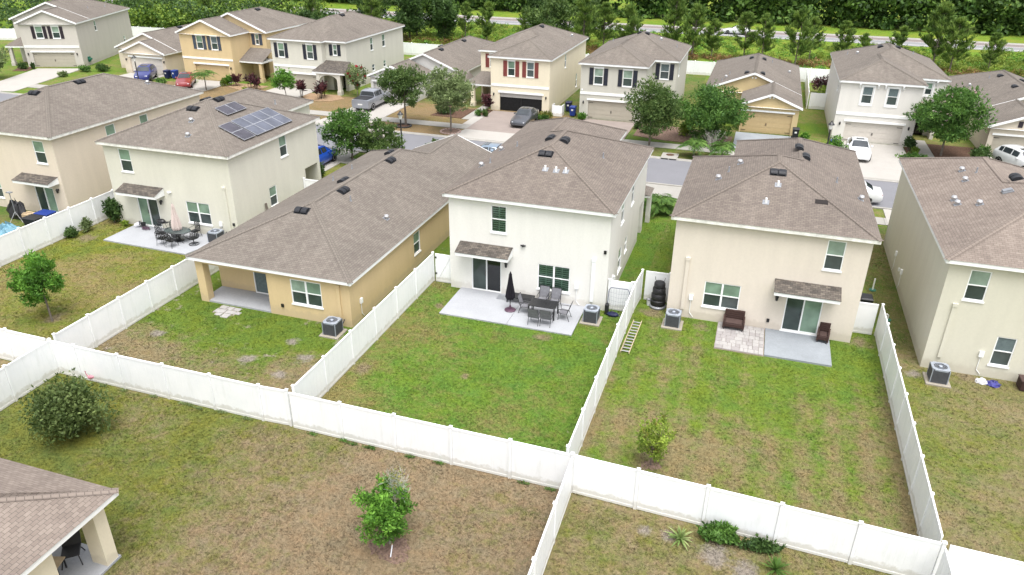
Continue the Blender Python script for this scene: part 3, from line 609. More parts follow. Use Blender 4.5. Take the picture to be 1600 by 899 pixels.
    for k in range(n):
        (xa, ya), (xb, yb) = wp[k], wp[(k+1) % n]; dx, dy = xb-xa, yb-ya
        if abs(dx) > abs(dy): face, pl, r0, r1 = ('S' if dx > 0 else 'N'), ya, min(xa, xb), max(xa, xb)
        else: face, pl, r0, r1 = ('E' if dy > 0 else 'W'), xa, min(ya, yb), max(ya, yb)
        edges.append((face, pl, r0, r1))
    def find(face, a0, a1):
        for e in edges:
            if e[0] == face and e[2]-.05 <= a0 and a1 <= e[3]+.05: return e
        raise ValueError((label, face, a0, a1, edges))
    m = MB()
    for e in edges:
        face, pl, r0, r1 = e; Mx = wall_M(face, pl, org); m.M = Mx
        hol = [o_ for o_ in opens if o_[0] == face and find(o_[0], o_[1], o_[2]) == e]
        if recess and recess[0] == face and find(face, recess[1], recess[2]) == e: hol = hol+[(face, recess[1], recess[2], z_base, recess[4], 'R')]
        if recess:                                    # porch open at the corner: a pillar is left standing
            q = [k for k in edges if k[0] == recess[0]][0]
            if recess[0] == 'S' and face == 'W' and abs(q[2]-pl) < .01: hol = hol+[(face, q[1]+.45, q[1]+recess[3], z_base, recess[4], 'O')]
            if recess[0] == 'N' and face == 'E' and abs(q[3]-pl) < .01: hol = hol+[(face, q[1]-recess[3], q[1]-.45, z_base, recess[4], 'O')]
        As = sorted({r0, r1} | {q for o_ in hol for q in (o_[1], o_[2])}); Zs = sorted({z_base, zt} | {q for o_ in hol for q in (o_[3], o_[4])})
        for i in range(len(As)-1):
            for j in range(len(Zs)-1):
                ca, cz = (As[i]+As[i+1])/2, (Zs[j]+Zs[j+1])/2
                if any(o_[1] < ca < o_[2] and o_[3] < cz < o_[4] for o_ in hol): continue
                m.poly([(As[i],0,Zs[j]),(As[i+1],0,Zs[j]),(As[i+1],0,Zs[j+1]),(As[i],0,Zs[j+1])])
        for o_ in hol:
            a0, a1, z0, z1 = o_[1:5]; dp = -.2 if o_[5] == 'G' else -.12
            if o_[5] == 'P': dp = -1.4
            if o_[5] == 'O': continue
            if o_[5] == 'R':
                dp = -recess[3]; lo = a0-r0 < r1-a1; p0, p1, qa, qb = (r0, a1, a0, a1) if lo else (a0, r1, a1, a0)
                m.poly([(qa,0,z0),(qa,-.45,z0),(qa,-.45,z1),(qa,0,z1)]); m.poly([(qb,0,z0),(qb,dp,z0),(qb,dp,z1),(qb,0,z1)])
                m.poly([(r0 if lo else qa,-.45,z0),(qa if lo else r1,-.45,z0),(qa if lo else r1,-.45,z1),(r0 if lo else qa,-.45,z1)])
                m.poly([(p0,dp,z0),(p1,dp,z0),(p1,dp,z1),(p0,dp,z1)]); m.poly([(p0,-.001,z1),(p0,dp,z1),(p1,dp,z1),(p1,-.001,z1)]); continue
            m.poly([(a0,0,z0),(a0,dp,z0),(a0,dp,z1),(a0,0,z1)]); m.poly([(a1,0,z0),(a1,dp,z0),(a1,dp,z1),(a1,0,z1)])
            m.poly([(a0,0,z1),(a0,dp,z1),(a1,dp,z1),(a1,0,z1)]); m.poly([(a0,0,z0),(a0,dp,z0),(a1,dp,z0),(a1,0,z0)])
            if o_[5] == 'P': m.poly([(a0,dp,z0),(a1,dp,z0),(a1,dp,z1),(a0,dp,z1)])
    if gable or gable_wing:
        m.M = None
        for wd, yy in ((w, D2-oh), (W, D-oh))[:2 if gable else 1]:
            h_ = wd/2; m.poly([P2((oh, yy), zt), P2((oh, yy), ze+SL*oh-.03), P2((h_, yy), ze+SL*h_-.03), P2((wd-oh, yy), ze+SL*oh-.03), P2((wd-oh, yy), zt)])
    wl = m.build('wall', wall, root)
    for o_ in opens:
        e = find(o_[0], o_[1], o_[2]); Mx = wall_M(e[0], e[1], org); opt = dict(o_[6]) if len(o_) > 6 else {}
        a0, a1, z0, z1, k = o_[1:6]
        if k == 'W': window(Mx, root, a0, a1, z0, z1, **opt)
        elif k == 'D': slider(Mx, root, a0, a1, z0, z1, **opt)
        elif k == 'G': garage_door(Mx, root, a0, a1, z1, **opt)
        elif k == 'E': entry_door(Mx, root, a0, a1, z1, **opt)
        elif k == 'P' and opt.get('door'):
            Mq = lambda a, d, z, Mx=Mx: Mx(a, d-1.36, z); entry_door(Mq, root, opt['door'][0], opt['door'][1], 2.05)
    for face, a0, a1, z0, z1 in bands:
        e = find(face, a0, a1); Mx = wall_M(e[0], e[1], org); b_ = MB(Mx); b_.box(a0, .002, z0, a1, .05, z1); b_.build('trim_band', trimmat if trimmat != 'trim_dirty' else 'trim', root)
    for it in vents:
        kind, face, x, y = it
        px, py = (x-x0 if side == 'L' else x1-x), sg*(y-yA)
        hgt = {'S': (py if sg > 0 else None), 'N': (py if sg < 0 else None)}.get(face)
        if face in 'SN':
            yE = (yA if (face == 'S') == (sg > 0) else None)
            h_ = abs(y-yA) if yE is not None else abs((wing[2] if wing else yB)-y)
        elif face == 'W': h_ = x-x0
        else: h_ = x1-x
        if side == 'L' and wing and face == 'E' and py > D: h_ = x0+w-x
        roof_item(kind, face, (x, y, ze+SL*h_), org, root)
    return root, (lambda face, pl: wall_M(face, pl, org)), org
def awning(root, org, a0, a1, plane, zt=2.98, zf=2.66, dep=.92):
    Mx = wall_M('S', plane, org); m = MB(Mx); L = math.hypot(dep, zt-zf)
    m.poly([(a0,dep,zf),(a1,dep,zf),(a1,0,zt),(a0,0,zt)], [(a0,0),(a1,0),(a1,L),(a0,L)])
    m.poly([(a0,dep,zf-.025),(a1,dep,zf-.025),(a1,dep,zf),(a0,dep,zf)], [(0,0),(.1,0),(.1,.02),(0,.02)])
    a = m.build('awning_roof', 'roof_old', root)
    m = MB(Mx); e = .03
    m.add([(a0+e,dep-e,zf-.21),(a1-e,dep-e,zf-.21),(a1-e,.002,zf-.21),(a0+e,.002,zf-.21),(a0+e,dep-e,zf-.01),(a1-e,dep-e,zf-.01),(a1-e,.002,zt-.03),(a0+e,.002,zt-.03)], [(0,1,2,3),(0,1,5,4),(1,2,6,5),(3,0,4,7)])
    m.build('awning_frame', 'trim', a)
def fixture(root, org, face, plane, kind, a, z, h=0, mat=None):
    Mx = wall_M(face, plane, org); m = MB(Mx)
    if kind == 'chase':
        m.box(a-.09, .002, h, a+.09, .085, z); m.box(a-.11, .001, z-.1, a+.11, .11, z+.06); m.build('line_set_cover', mat or 'trim', root)
    elif kind == 'meter':
        m.box(a-.1, .002, z-.14, a+.1, .10, z+.14); b = m.build('disconnect_box', 'trim', root); c = MB(Mx); c.tube([(a, .03, z-.14), (a, .03, .35), (a+.2, .03, .12)], .018, 6); c.build('conduit', 'trim', b)
    elif kind == 'lantern':
        m.box(a-.05, .002, z-.02, a+.05, .05, z+.10); l = m.build('wall_lantern', 'black', root)
        c = MB(Mx); x, y, z2 = 0, 0, 0; c.loft([[(a+r_*math.cos(t*math.pi/3), .13+r_*math.sin(t*math.pi/3), z+q) for t in range(6)] for r_, q in ((.03,-.18),(.065,-.14),(.085,.04),(.10,.06),(.02,.15))]); c.build('lantern_body', 'black', l)
    elif kind == 'camera':
        m.tube([(a, .0, z), (a, .14, z-.02)], .05, 8); m.tube([(a-.14, .06, z), (a+.14, .06, z)], .045, 8); m.build('floodlight', mat or 'black', root)
    elif kind == 'box':
        m.box(a-.07, .002, z-.09, a+.07, .07, z+.09); m.build('outlet_box', mat or 'black', root)

# ------------------------------------------------------------------ ground, lots, street, highway
struct('ground', -700, -200, 700, 900, 0, LAWN['base'])
LOTS = [('a', [(-62, 21.6), (-41.6, 21.6), (-41.6, 54.3), (-62, 54.3)]), ('b', [(-41.6, 21.6), (-29.05, 21.4), (-29.05, 54.3), (-41.6, 54.3)]), ('y', [(-29.05, 21.4), (-16.4, 21.33), (-16.4, 54.3), (-29.05, 54.3)]), ('c', [(-16.4, 21.33), (-4.7, 21.25), (-4.7, 54.3), (-16.4, 54.3)]),
        ('d', [(-4.7, 21.25), (7.6, 20.78), (7.6, 54.3), (-4.7, 54.3)]), ('e', [(7.6, 20.78), (40, 19.5), (40, 36.5), (7.6, 36.5)]), ('a', rect(7.6, 36.5, 40, 54.3)), ('g', [(-28.6, 0), (-4.35, 0), (-4.45, 21.25), (-16.4, 21.33), (-28.9, 21.4)]), ('h', [(-4.35, 0), (7.7, 0), (7.6, 20.78), (-4.45, 21.25)]), ('y', [(-60, 0), (-28.6, 0), (-28.9, 21.4), (-60, 21.7)]), ('e', [(7.7, 0), (40, 0), (40, 19.5), (7.6, 20.78)])]
for k, pts in LOTS: m = MB(); m.poly([(x, y, .004) for x, y in pts]); tag(m.build('lawn', LAWN[k]), kind='structure')
for x0, x1, k in ((-120, -71, 'front'), (-71, -43, 'front_dry'), (-43, -18.5, 'front_dry'), (-18.5, -6.2, 'a'), (-6.2, 5, 'a'), (5, 60, 'front')):
    struct('front_lawn', x0, 65.3, x1, 77.5, .004, LAWN[k])
for x0, x1, k in ((-120, -44, 'front'), (-44, -6.8, 'a'), (-6.8, 6.5, 'front'), (6.5, 60, 'front')): struct('side_lawn', x0, 77.5, x1, 105.4, .004, LAWN[k])
struct('verge', -120, 55.9, 60, 57.9, .004, LAWN['front'])
struct('street', -160, 58.1, 80, 65.1, .008, 'asphalt')
def walk(name, x0, x1, y0, y1, z, mat, step):
    o = MB(); o.poly([(x0,y0,.009),(x1,y0,.009),(x1,y1,.009),(x0,y1,.009)]); r = tag(o.build(name, mat), kind='structure')
    n = max(1, int(round((x1-x0)/step))); me = None
    for k in range(n):
        if me is None: q = MB(); q.box(0, 0, -.02, (x1-x0)/n-.02, y1-y0, 0, .006); me = q.mesh('slab', mat)
        s = bpy.data.objects.new('slab', me); COL.objects.link(s); s.parent = r; s.location = (x0+(x1-x0)*k/n, y0, z)
walk('pavement', -110, 45, 68.55, 70.2, .05, 'conc_walk', 1.55)
walk('pavement', -60, 30, 54.45, 55.9, .05, 'conc_walk', 1.55)
for y0, y1 in ((57.85, 58.15), (65.05, 65.4)):
    m = MB(); m.prism([(y0,-.02),(y1,-.02),(y1-.05 if y1 < 60 else y1,.11 if y1 > 60 else .02),(y0+.1,.11)] if y1 > 60 else [(y0,-.02),(y1,-.02),(y1-.08,.11),(y0,.11)], 'x', -150, 70); tag(m.build('kerb', 'conc_walk'), kind='structure')
DR = [('F6', -27.0, -21.4, 'paver_drive'), ('F7', -16.9, -11.5, 'paver_drive'), ('F8', -1.5, 3.8, 'conc_stain'), ('F9', 8.0, 13.6, 'conc_drive'), ('F10', 20.3, 25.7, 'conc_drive'), ('F5', -42.0, -36.7, 'conc_drive'), ('F4', -55.6, -50.1, 'conc_drive'), ('F3', -67.8, -62.3, 'conc_drive'), ('F2', -78.4, -72.8, 'conc_drive')]
for nm, x0, x1, mt in DR:
    yf = {'F3': 79.45, 'F4': 79.35, 'F2': 80.0}.get(nm, 76.75)
    slab('driveway', rect(x0, 70.22, x1, yf), -.02, .056, mt)
    slab('driveway_apron', [(x0-.9, 64.95), (x1+.9, 64.95), (x1, 68.53), (x0, 68.53)], -.02, .056 if nm != 'x' else .05, 'conc_drive')
    slab('pavement_crossing', rect(x0, 68.5, x1, 70.26), -.01, .061, mt if nm == 'F6' else 'conc_drive')
m = MB(); m.prism([(-91.9, 77.9), (-86.3, 80.0), (-82.6, 66.2), (-87.4, 64.9)], 'z', -.02, .067); tag(m.build('driveway', 'conc_drive'), kind='structure')
for x0, x1 in ((-36.8, -33.0), (-14.9, -9.3), (.5, 5.6), (10, 15.4), (-22.5, -18.2), (-52.5, -47)):
    slab('driveway', rect(x0, 52.0, x1, 57.87), -.02, .055, 'conc_drive')
# front walks and beds across the street
slab('front_walk', [(14.6, 70.2), (15.9, 70.2), (15.9, 79.6), (14.6, 79.6)], -.02, .05, 'conc_walk')
slab('front_walk', [(-28.9, 72.2), (-28.0, 72.2), (-28.0, 80.2), (-28.9, 80.2)], -.02, .05, 'conc_walk')
slab('front_walk', rect(-27.03-1.0, 70.22, -27.03, 74.4), -.02, .054, 'conc_drive')
slab('front_walk', rect(-7.4, 55.9, -4.5, 57.86), -.02, .05, 'conc_walk')
slab('planting_bed', [(-50.0, 75.4), (-47.8, 74.0), (-45.6, 74.6), (-44.9, 76.2), (-46.2, 77.5), (-50.0, 77.5)], -.02, .06, 'mulch_gold')
slab('planting_bed', [(-61.6, 77.2), (-58.8, 76.0), (-56.8, 76.6), (-56.8, 79.0), (-61.6, 79.3)], -.02, .06, 'mulch_gold')
slab('planting_bed', [(-27.9, 74.3), (-27.1, 74.3), (-27.1, 76.8), (-27.9, 76.8)], -.02, .06, 'mulch')
slab('planting_bed', [(-32.6, 72.6), (-29.0, 72.4), (-29.0, 76.5), (-32, 76.5)], -.02, .05, 'mulch')
slab('planting_bed', rect(13.7, 70.9, 14.55, 76.6), -.02, .06, 'mulch')
slab('planting_bed', rect(15.95, 71.0, 19.8, 78.5), -.02, .05, 'mulch')
slab('planting_bed', [(-10.9, 71.9), (-8.0, 71.2), (-1.9, 70.9), (-1.7, 74.6), (-6, 76.4), (-10.9, 77.0)], -.02, .05, 'litter')
slab('planting_bed', [(-93.5, 75.5), (-91.8, 76.2), (-93.0, 78.6), (-95, 78)], -.02, .05, 'mulch')
# highway behind the verge
struct('highway', -260, 143.9, 260, 154.2, .008, 'highway')
struct('highway_shoulder', -260, 143.9, 260, 145.3, .012, 'highway_grey'); struct('highway_lane', -260, 145.6, 260, 148.8, .012, 'highway_grey')
struct('road_marking', -260, 145.3, 260, 145.5, .016, 'line'); struct('road_marking', -260, 152.4, 260, 152.6, .016, 'line'); struct('road_marking', -260, 148.95, 260, 149.1, .016, 'line')
struct('highway_shoulder', -260, 152.9, 260, 154.2, .012, 'conc_walk')

# ------------------------------------------------------------------ near row of houses
PL = dict(style='plantation'); near = {}
ho, _, og = house('two_storey_house', 'white two-storey stucco house with black closed umbrella on its patio, mid-picture', 'house', -15.42, -5.88, 35.4, 48.15, ('L', 7.1, 51.9), wall='st_white', roof='roof_pink',
    opens=[('S', -12.69, -11.81, 3.74, 5.28, 'W', PL), ('S', -9.99, -8.19, .74, 2.25, 'W', dict(twin=True, style='plantation')), ('S', -13.85, -12.1, .08, 2.06, 'D', dict(left='glass_lo', right='glass_dark')),
           ('E', 38.85, 39.75, 3.75, 5.25, 'W'), ('E', 42.1, 43.0, 3.75, 5.25, 'W'), ('E', 38.9, 39.9, .75, 2.2, 'W'), ('E', 40.9, 41.6, 1.2, 2.2, 'W'), ('E', 45.9, 47.4, -.12, 2.35, 'P', dict(door=(46.2, 47.1)))],
    vents=[('v', 'S', -10.72, 39.29), ('v', 'E', -10.25, 41.65), ('v', 'W', -11.2, 42.0), ('p', 'S', -10.39, 38.04), ('p', 'S', -9.77, 38.01), ('p', 'S', -9.24, 38.04), ('n', 'W', -13.54, 42.89), ('n', 'W', -14.26, 39.99), ('c', 'W', -14.75, 43.35), ('c', 'W', -14.77, 39.84), ('n', 'E', -8.0, 42.0)])
awning(ho, og, -14.5, -11.42, 35.68)
for k in (('S', 35.68, 'chase', -6.92, 2.95, .45), ('S', 35.68, 'meter', -7.78, 1.24), ('S', 35.68, 'lantern', -11.79, 1.95), ('S', 35.68, 'camera', -10.84, 3.2), ('S', 35.68, 'box', -6.35, 3.45), ('E', -6.16, 'box', 37.9, 1.0, 0, 'trim'), ('E', -6.16, 'meter', 37.2, 1.3)): fixture(ho, og, *k)
L2 = lambda x, y, z: (x-og[0], y-og[1], z)
m = MB(L2); m.poly([(-5.8,48.1,2.42),(-5.8,49.9,2.42),(-8.2,49.9,2.85),(-8.2,48.1,2.85)], [(0,0),(1.8,0),(1.8,2.4),(0,2.4)]); pr = m.build('porch_roof', 'roof', ho)
m = MB(L2); m.box(-8.1, 48.15, 2.26, -5.84, 49.85, 2.40); m.build('porch_fascia', 'trim', pr); m = MB(L2); m.box(-6.2, 49.45, 0, -5.9, 49.75, 2.255); m.build('porch_column', 'st_white', ho)

ho, _, og = house('two_storey_house', 'pinkish-cream two-storey house with brown wicker loveseat on its paver patio', 'house', -3.24, 6.55, 36.1, 47.07, ('R', 7.4, 51.8), wall='st_cream', roof='roof_pink', trimmat='trim_dirty',
    opens=[('S', 4.28, 5.12, 3.81, 5.36, 'W'), ('S', -1.16, .66, .85, 2.28, 'W', dict(twin=True)), ('S', 2.91, 4.66, .15, 2.05, 'D', dict(left='glass_lo', right='glass_hi'))],
    vents=[('v', 'S', 1.62, 40.07), ('p', 'S', 1.68, 39.11), ('p', 'S', 1.19, 37.78), ('x', 'S', 3.81, 38.25), ('v', 'E', 3.1, 44.26), ('c', 'W', -.37, 42.52), ('n', 'W', -.88, 41.47), ('c', 'W', -1.36, 40.57), ('n', 'E', 4.74, 42.21), ('c', 'E', 6.0, 41.26), ('v', 'E', 2.75, 45.6)])
awning(ho, og, 2.2, 5.32, 36.38)
for k in (('S', 36.38, 'chase', -2.15, 3.45, .5, 'st_cream'), ('S', 36.38, 'meter', -1.76, 1.25), ('S', 36.38, 'lantern', 2.45, 1.98), ('S', 36.38, 'box', 2.22, .58)): fixture(ho, og, *k)

ho, _, og = house('two_storey_house', 'sand-olive two-storey house cut by the right edge of the picture', 'house', 9.03, 18.8, 34.8, 46.5, ('L', 7.4, 51.1), wall='st_sand', roof='roof_tan',
    opens=[('S', 10.2, 11.04, 3.8, 5.28, 'W'), ('S', 12.05, 12.87, .7, 2.2, 'W'), ('S', 14.6, 16.4, .1, 2.06, 'D')],
    vents=[('c', 'W', 11.4, 46.0), ('n', 'W', 11.93, 45.19), ('c', 'W', 11.26, 44.3), ('c', 'W', 10.39, 41.82), ('c', 'W', 10.41, 41.1), ('c', 'W', 11.21, 40.47), ('b', 'W', 12.52, 41.36), ('v', 'W', 13.2, 43.02)])
for k in (('S', 35.08, 'chase', 9.98, 3.5, .7, 'st_sand'), ('S', 35.08, 'meter', 11.63, 1.19), ('W', 9.31, 'box', 44.4, 1.0, 0, 'trim'), ('W', 9.31, 'meter', 43.6, 1.2), ('W', 9.31, 'meter', 46.1, 1.3)): fixture(ho, og, *k)

ho, _, og = house('bungalow', 'yellow single-storey house with long hip roof and corner porch pillar', 'house', -27.72, -17.85, 29.3, 50.4, ('R', 7.0, 52.2), ze=2.75, gable_wing=True, wall='st_yellow', roof='roof',
    opens=[('S', -21.58, -19.77, .86, 2.28, 'W', dict(twin=True)), ('E', 37.25, 38.15, .85, 2.2, 'W')], recess=('S', -26.95, -23.0, 1.75, 2.33),
    vents=[('v', 'S', -23.0, 33.5), ('v', 'E', -22.35, 36.9), ('v', 'E', -22.4, 43.19), ('v', 'W', -23.3, 38.6), ('v', 'W', -23.3, 44.9), ('n', 'E', -21.55, 36.29), ('c', 'E', -19.37, 36.41), ('n', 'W', -25, 40.2), ('n', 'W', -25.2, 43.0)])
for k in (('S', 29.58, 'chase', -18.75, 2.35, .45, 'st_yellow'), ('S', 29.58, 'box', -22.2, .62), ('E', -18.13, 'meter', 30.6, 1.1)): fixture(ho, og, *k)
slider(wall_M('S', 31.21, og), ho, -25.1, -23.3, .1, 2.1, 'curtain', 'curtain')
slab('porch_floor', rect(.32, .30, 4.7, 2.0), -.1, .10, 'conc', parent=ho)

ho, _, og = house('two_storey_house', 'pale olive two-storey house with solar panels on its roof', 'house', -40.55, -30.35, 37.1, 47.9, ('L', 6.9, 52.4), wall='st_pale', roof='roof', trimmat='trim_dirty',
    opens=[('S', -39.1, -38.15, 3.8, 5.33, 'W'), ('S', -38.42, -36.75, .1, 2.08, 'D', dict(left='glass_hi', right='glass_lo')), ('S', -34.45, -32.62, .8, 2.28, 'W', dict(twin=True)), ('E', 42.89, 43.76, 4.0, 5.44, 'W'), ('E', 41.1, 41.95, 1.02, 2.38, 'W'), ('E', 45.6, 47.3, -.12, 2.4, 'P')],
    vents=[('v', 'S', -35.74, 41.14), ('c', 'S', -35.01, 39.91), ('c', 'S', -34.27, 38.52), ('v', 'E', -35.1, 43.0), ('v', 'W', -35.9, 42.7), ('n', 'E', -33.0, 46.4)])
awning(ho, og, -39.2, -36.0, 37.38)
for k in (('S', 37.38, 'chase', -31.22, 3.55, .6, 'st_pale'), ('S', 37.38, 'camera', -35.55, 2.75, 0, 'trim'), ('S', 37.38, 'lantern', -36.35, 2.0), ('S', 37.38, 'meter', -31.9, 1.0), ('S', 37.38, 'box', -30.9, 1.1)): fixture(ho, og, *k)
SOLB = (ho, og)

ho, _, og = house('two_storey_house', 'peach-sand two-storey house with covered grill behind it, cut by the left edge', 'house', -54.0, -43.96, 36.8, 52.2, None, wall='st_peach', roof='roof', trimmat='trim_dirty',
    opens=[('S', -46.0, -45.05, 3.72, 5.28, 'W'), ('S', -46.95, -45.27, .15, 1.98, 'D', dict(left='glass_lo', right='glass_hi')), ('S', -51.5, -50.05, .7, 2.1, 'W', dict(twin=True)), ('E', 41.65, 42.55, 3.8, 5.3, 'W'), ('E', 45.0, 45.85, 3.8, 5.28, 'W')],
    vents=[('v', 'S', -49.22, 40.98), ('v', 'E', -48.6, 44.43), ('c', 'E', -46.58, 49.0)])
awning(ho, og, -47.7, -44.5, 37.08, 2.86, 2.6)
for k in (('S', 37.08, 'lantern', -44.75, 1.9),): fixture(ho, og, *k)

# bottom-left bungalow: only a roof corner, a pillar and a bit of wall show
ho, _, og = house('bungalow', 'cream bungalow corner with pink-tan shingle roof at the bottom left', 'house', -30.0, -17.5, 2.0, 13.72, None, ze=2.72, wall='st_ivory', roof='roof_tan', recess=('N', -24.5, -18.5, 2.0, 2.3), oh=.38)
slab('porch_floor', rect(5.4, 9.0, 12.15, 11.42), -.1, .09, 'conc', parent=ho)

# ------------------------------------------------------------------ houses across the street
def win(x0, x1, z0, z1, sh=None, **k): return ('S', x0, x1, z0, z1, 'W', dict(shut=sh, head=bool(sh), **k))
def lanterns(ho, og, pl, *xs):
    for x in xs: fixture(ho, og, 'S', pl, 'lantern', x, 1.75)
def porch(ho, og, x0, x1, y0, y1, z, rise, wallm, roofm='roof', cols=(), hip=True):
    ox, oy = og; k = .55 if hip else 0; m = MB(lambda x, y, zz: (x-ox, y-oy, zz)); L = math.hypot(y1-y0, rise)
    m.poly([(x0,y0,z),(x1,y0,z),(x1-k,y1,z+rise),(x0+k,y1,z+rise)], [(0,0),(x1-x0,0),(x1-x0-k,L),(k,L)])
    if hip: m.poly([(x0,y0,z),(x0+k,y1,z+rise),(x0,y1,z)], [(0,0),(1,.8),(L,0)]); m.poly([(x1,y0,z),(x1,y1,z),(x1-k,y1,z+rise)], [(0,0),(L,0),(1,.8)])
    r = m.build('porch_roof', roofm, ho); m = MB(lambda x, y, zz: (x-ox, y-oy, zz)); m.box(x0+.03, y0+.03, z-.2, x1-.03, y1-.01, z-.006); m.build('porch_fascia', 'trim', r)
    for c in cols:
        m = MB(lambda x, y, zz: (x-ox, y-oy, zz)); m.box(c-.2, y0+.12, -.1, c+.2, y0+.52, z-.201); m.box(c-.26, y0+.06, -.1, c+.26, y0+.58, .5); m.build('porch_column', wallm, ho)

ho, _, og = house('two_storey_house', 'light grey two-storey house with navy shutters across the street', 'house', -17.8, -8.05, 92.1, 81.0, ('L', 7.2, 76.6), wall='st_stone', roof='roof',
    opens=[win(-16.14, -15.2, 3.62, 5.23, 'shutter_navy'), win(-13.17, -12.21, 3.62, 5.23, 'shutter_navy'), win(-10.05, -9.13, 3.77, 5.33, 'shutter_navy'), ('S', -16.6, -11.75, -.12, 1.97, 'G', dict(mat='garage')), ('S', -10.2, -8.7, -.12, 2.3, 'P', dict(door=(-9.9, -9.0))), ('E', 83.0, 83.9, 3.8, 5.25, 'W')],
    bands=[('S', -17.5, -10.9, 2.55, 2.8)], vents=[('v', 'W', -13.3, 86.6), ('v', 'E', -12.5, 86.6), ('c', 'E', -10.98, 87.0), ('n', 'E', -9.22, 87.2), ('n', 'W', -16.7, 89.1)]); lanterns(ho, og, 76.88, -17.1, -11.2)
fixture(ho, og, 'S', 76.88, 'box', -17.3, 3.0, 0, 'trim')
ho, _, og = house('two_storey_house', 'pearl white two-storey house with plain white window surrounds across the street', 'house', 7.0, 17.0, 92.9, 80.2, ('L', 7.5, 76.5), wall='st_pearl', roof='roof',
    opens=[win(9.2, 10.1, 3.7, 5.25, surround=True, sill=False), win(11.37, 12.25, 3.7, 5.25, surround=True, sill=False), win(15.0, 15.6, 4.2, 5.3, surround=True, sill=False), ('S', 8.3, 13.3, -.12, 1.95, 'G', dict(mat='garage_pale')), ('S', 14.75, 16.4, -.12, 2.3, 'P', dict(door=(15.1, 16.0))), ('W', 79.3, 80.0, 4.2, 5.2, 'W')],
    bands=[('S', 7.3, 14.2, 2.55, 2.8)], vents=[('v', 'W', 11.2, 87.0), ('v', 'E', 12.8, 87.0), ('n', 'W', 8.38, 88.6), ('n', 'E', 14.56, 88.4), ('c', 'W', 9.16, 87.3)]); lanterns(ho, og, 76.78, 13.75, 7.8)
for x in (8.9, 10.45, 11.05, 12.55, 15.9):
    pl = 76.78 if x < 14 else 80.48
    m = MB(wall_M('S', pl, og)); m.prism([(.002, 5.1), (.002, 5.525), (.26, 5.525), (.26, 5.42), (.07, 5.1)], 'x', x-.06, x+.06); m.build('eave_bracket', 'trim', ho)
ho, _, og = house('two_storey_house', 'ivory two-storey house with brick-red shutters and open screened garage', 'house', -30.1, -20.65, 94.1, 80.4, ('R', 7.1, 77.0), wall='st_ivory', roof='roof',
    opens=[win(-25.56, -24.77, 3.75, 5.29, 'shutter_red'), win(-23.45, -22.65, 3.75, 5.29, 'shutter_red'), win(-28.78, -28.1, 3.9, 5.3, 'shutter_red'), ('S', -26.45, -21.7, -.12, 1.93, 'G', dict(mat='garage_grey', screen=True)), ('S', -29.6, -28.2, -.12, 2.3, 'P', dict(door=(-29.2, -28.4))), ('E', 83.5, 84.2, 3.8, 5.26, 'W'), ('E', 89.2, 89.9, .6, 2.15, 'W')],
    bands=[('S', -27.4, -20.95, 2.6, 2.83)], vents=[('v', 'E', -25.0, 88.0), ('c', 'E', -21.93, 90.5)]); lanterns(ho, og, 77.28, -27.1, -21.25)
porch(ho, og, -30.3, -27.5, 78.0, 80.66, 2.5, .9, 'st_ivory', cols=(-29.9,))
ho, _, og = house('two_storey_house', 'grey-green two-storey house with navy shutters and arched porch', 'house', -56.3, -46.1, 95.6, 79.85, ('L', 7.4, 79.1), wall='st_mint', roof='roof',
    opens=[win(-55.1, -54.25, 3.58, 5.2, 'shutter_navy'), win(-51.2, -50.35, 3.58, 5.2, 'shutter_navy'), win(-48.12, -47.6, 4.08, 5.27, 'shutter_navy'), ('S', -55.2, -50.3, -.12, 1.75, 'G', dict(mat='garage')), ('S', -48.4, -46.8, -.12, 2.25, 'P', dict(door=(-47.9, -47.0))), ('E', 86.1, 86.8, 3.8, 5.3, 'W'), ('E', 89.3, 90.1, 3.8, 5.3, 'W'), ('E', 86.2, 86.9, 1.3, 2.1, 'W'), ('E', 89.3, 90.0, 1.3, 2.1, 'W')],
    bands=[('S', -55.9, -49.7, 2.5, 2.72)], vents=[('v', 'E', -50.8, 87.5)]); lanterns(ho, og, 79.38, -55.7, -49.6)
porch(ho, og, -49.7, -45.4, 77.6, 80.1, 2.55, .9, 'st_mint', cols=(-49.0, -46.3), roofm='roof_old')
m = MB(lambda x, y, z: (x-og[0], y-og[1], z))       # arch between the two columns
a0, a1 = -48.79, -46.51; pts = [(a0, 2.34), (a1, 2.34), (a1, 1.6)] + [((a0+a1)/2+math.cos(t)*(a1-a0)/2, 1.6+math.sin(t)*.6) for t in [math.pi*k/10 for k in range(1, 10)]] + [(a0, 1.6)]
m.prism(pts, 'y', 77.75, 78.05); m.build('porch_arch', 'st_mint', ho)
ho, _, og = house('two_storey_house', 'golden-yellow two-storey house with slate-blue shutters and double gable', 'house', -69.5, -59.1, 95.2, 83.0, ('L', 8.0, 79.2), gable=True, wall='st_gold', roof='roof',
    opens=[win(-66.75, -65.85, 3.85, 5.4, 'shutter_blue'), win(-64.62, -63.7, 3.85, 5.4, 'shutter_blue'), win(-60.95, -60.42, 4.13, 5.38, 'shutter_blue'), ('S', -67.55, -62.6, -.12, 2.0, 'G', dict(mat='garage_yellow')), ('S', -60.9, -59.4, -.12, 2.3, 'P', dict(door=(-60.2, -59.5)))],
    bands=[('S', -69.2, -61.8, 2.6, 2.82)], vents=[('v', 'E', -63.8, 88.5)])
porch(ho, og, -62.3, -58.4, 80.6, 83.2, 2.52, 1.2, 'st_gold', hip=False, cols=(-58.9,)); lanterns(ho, og, 79.48, -62.2)
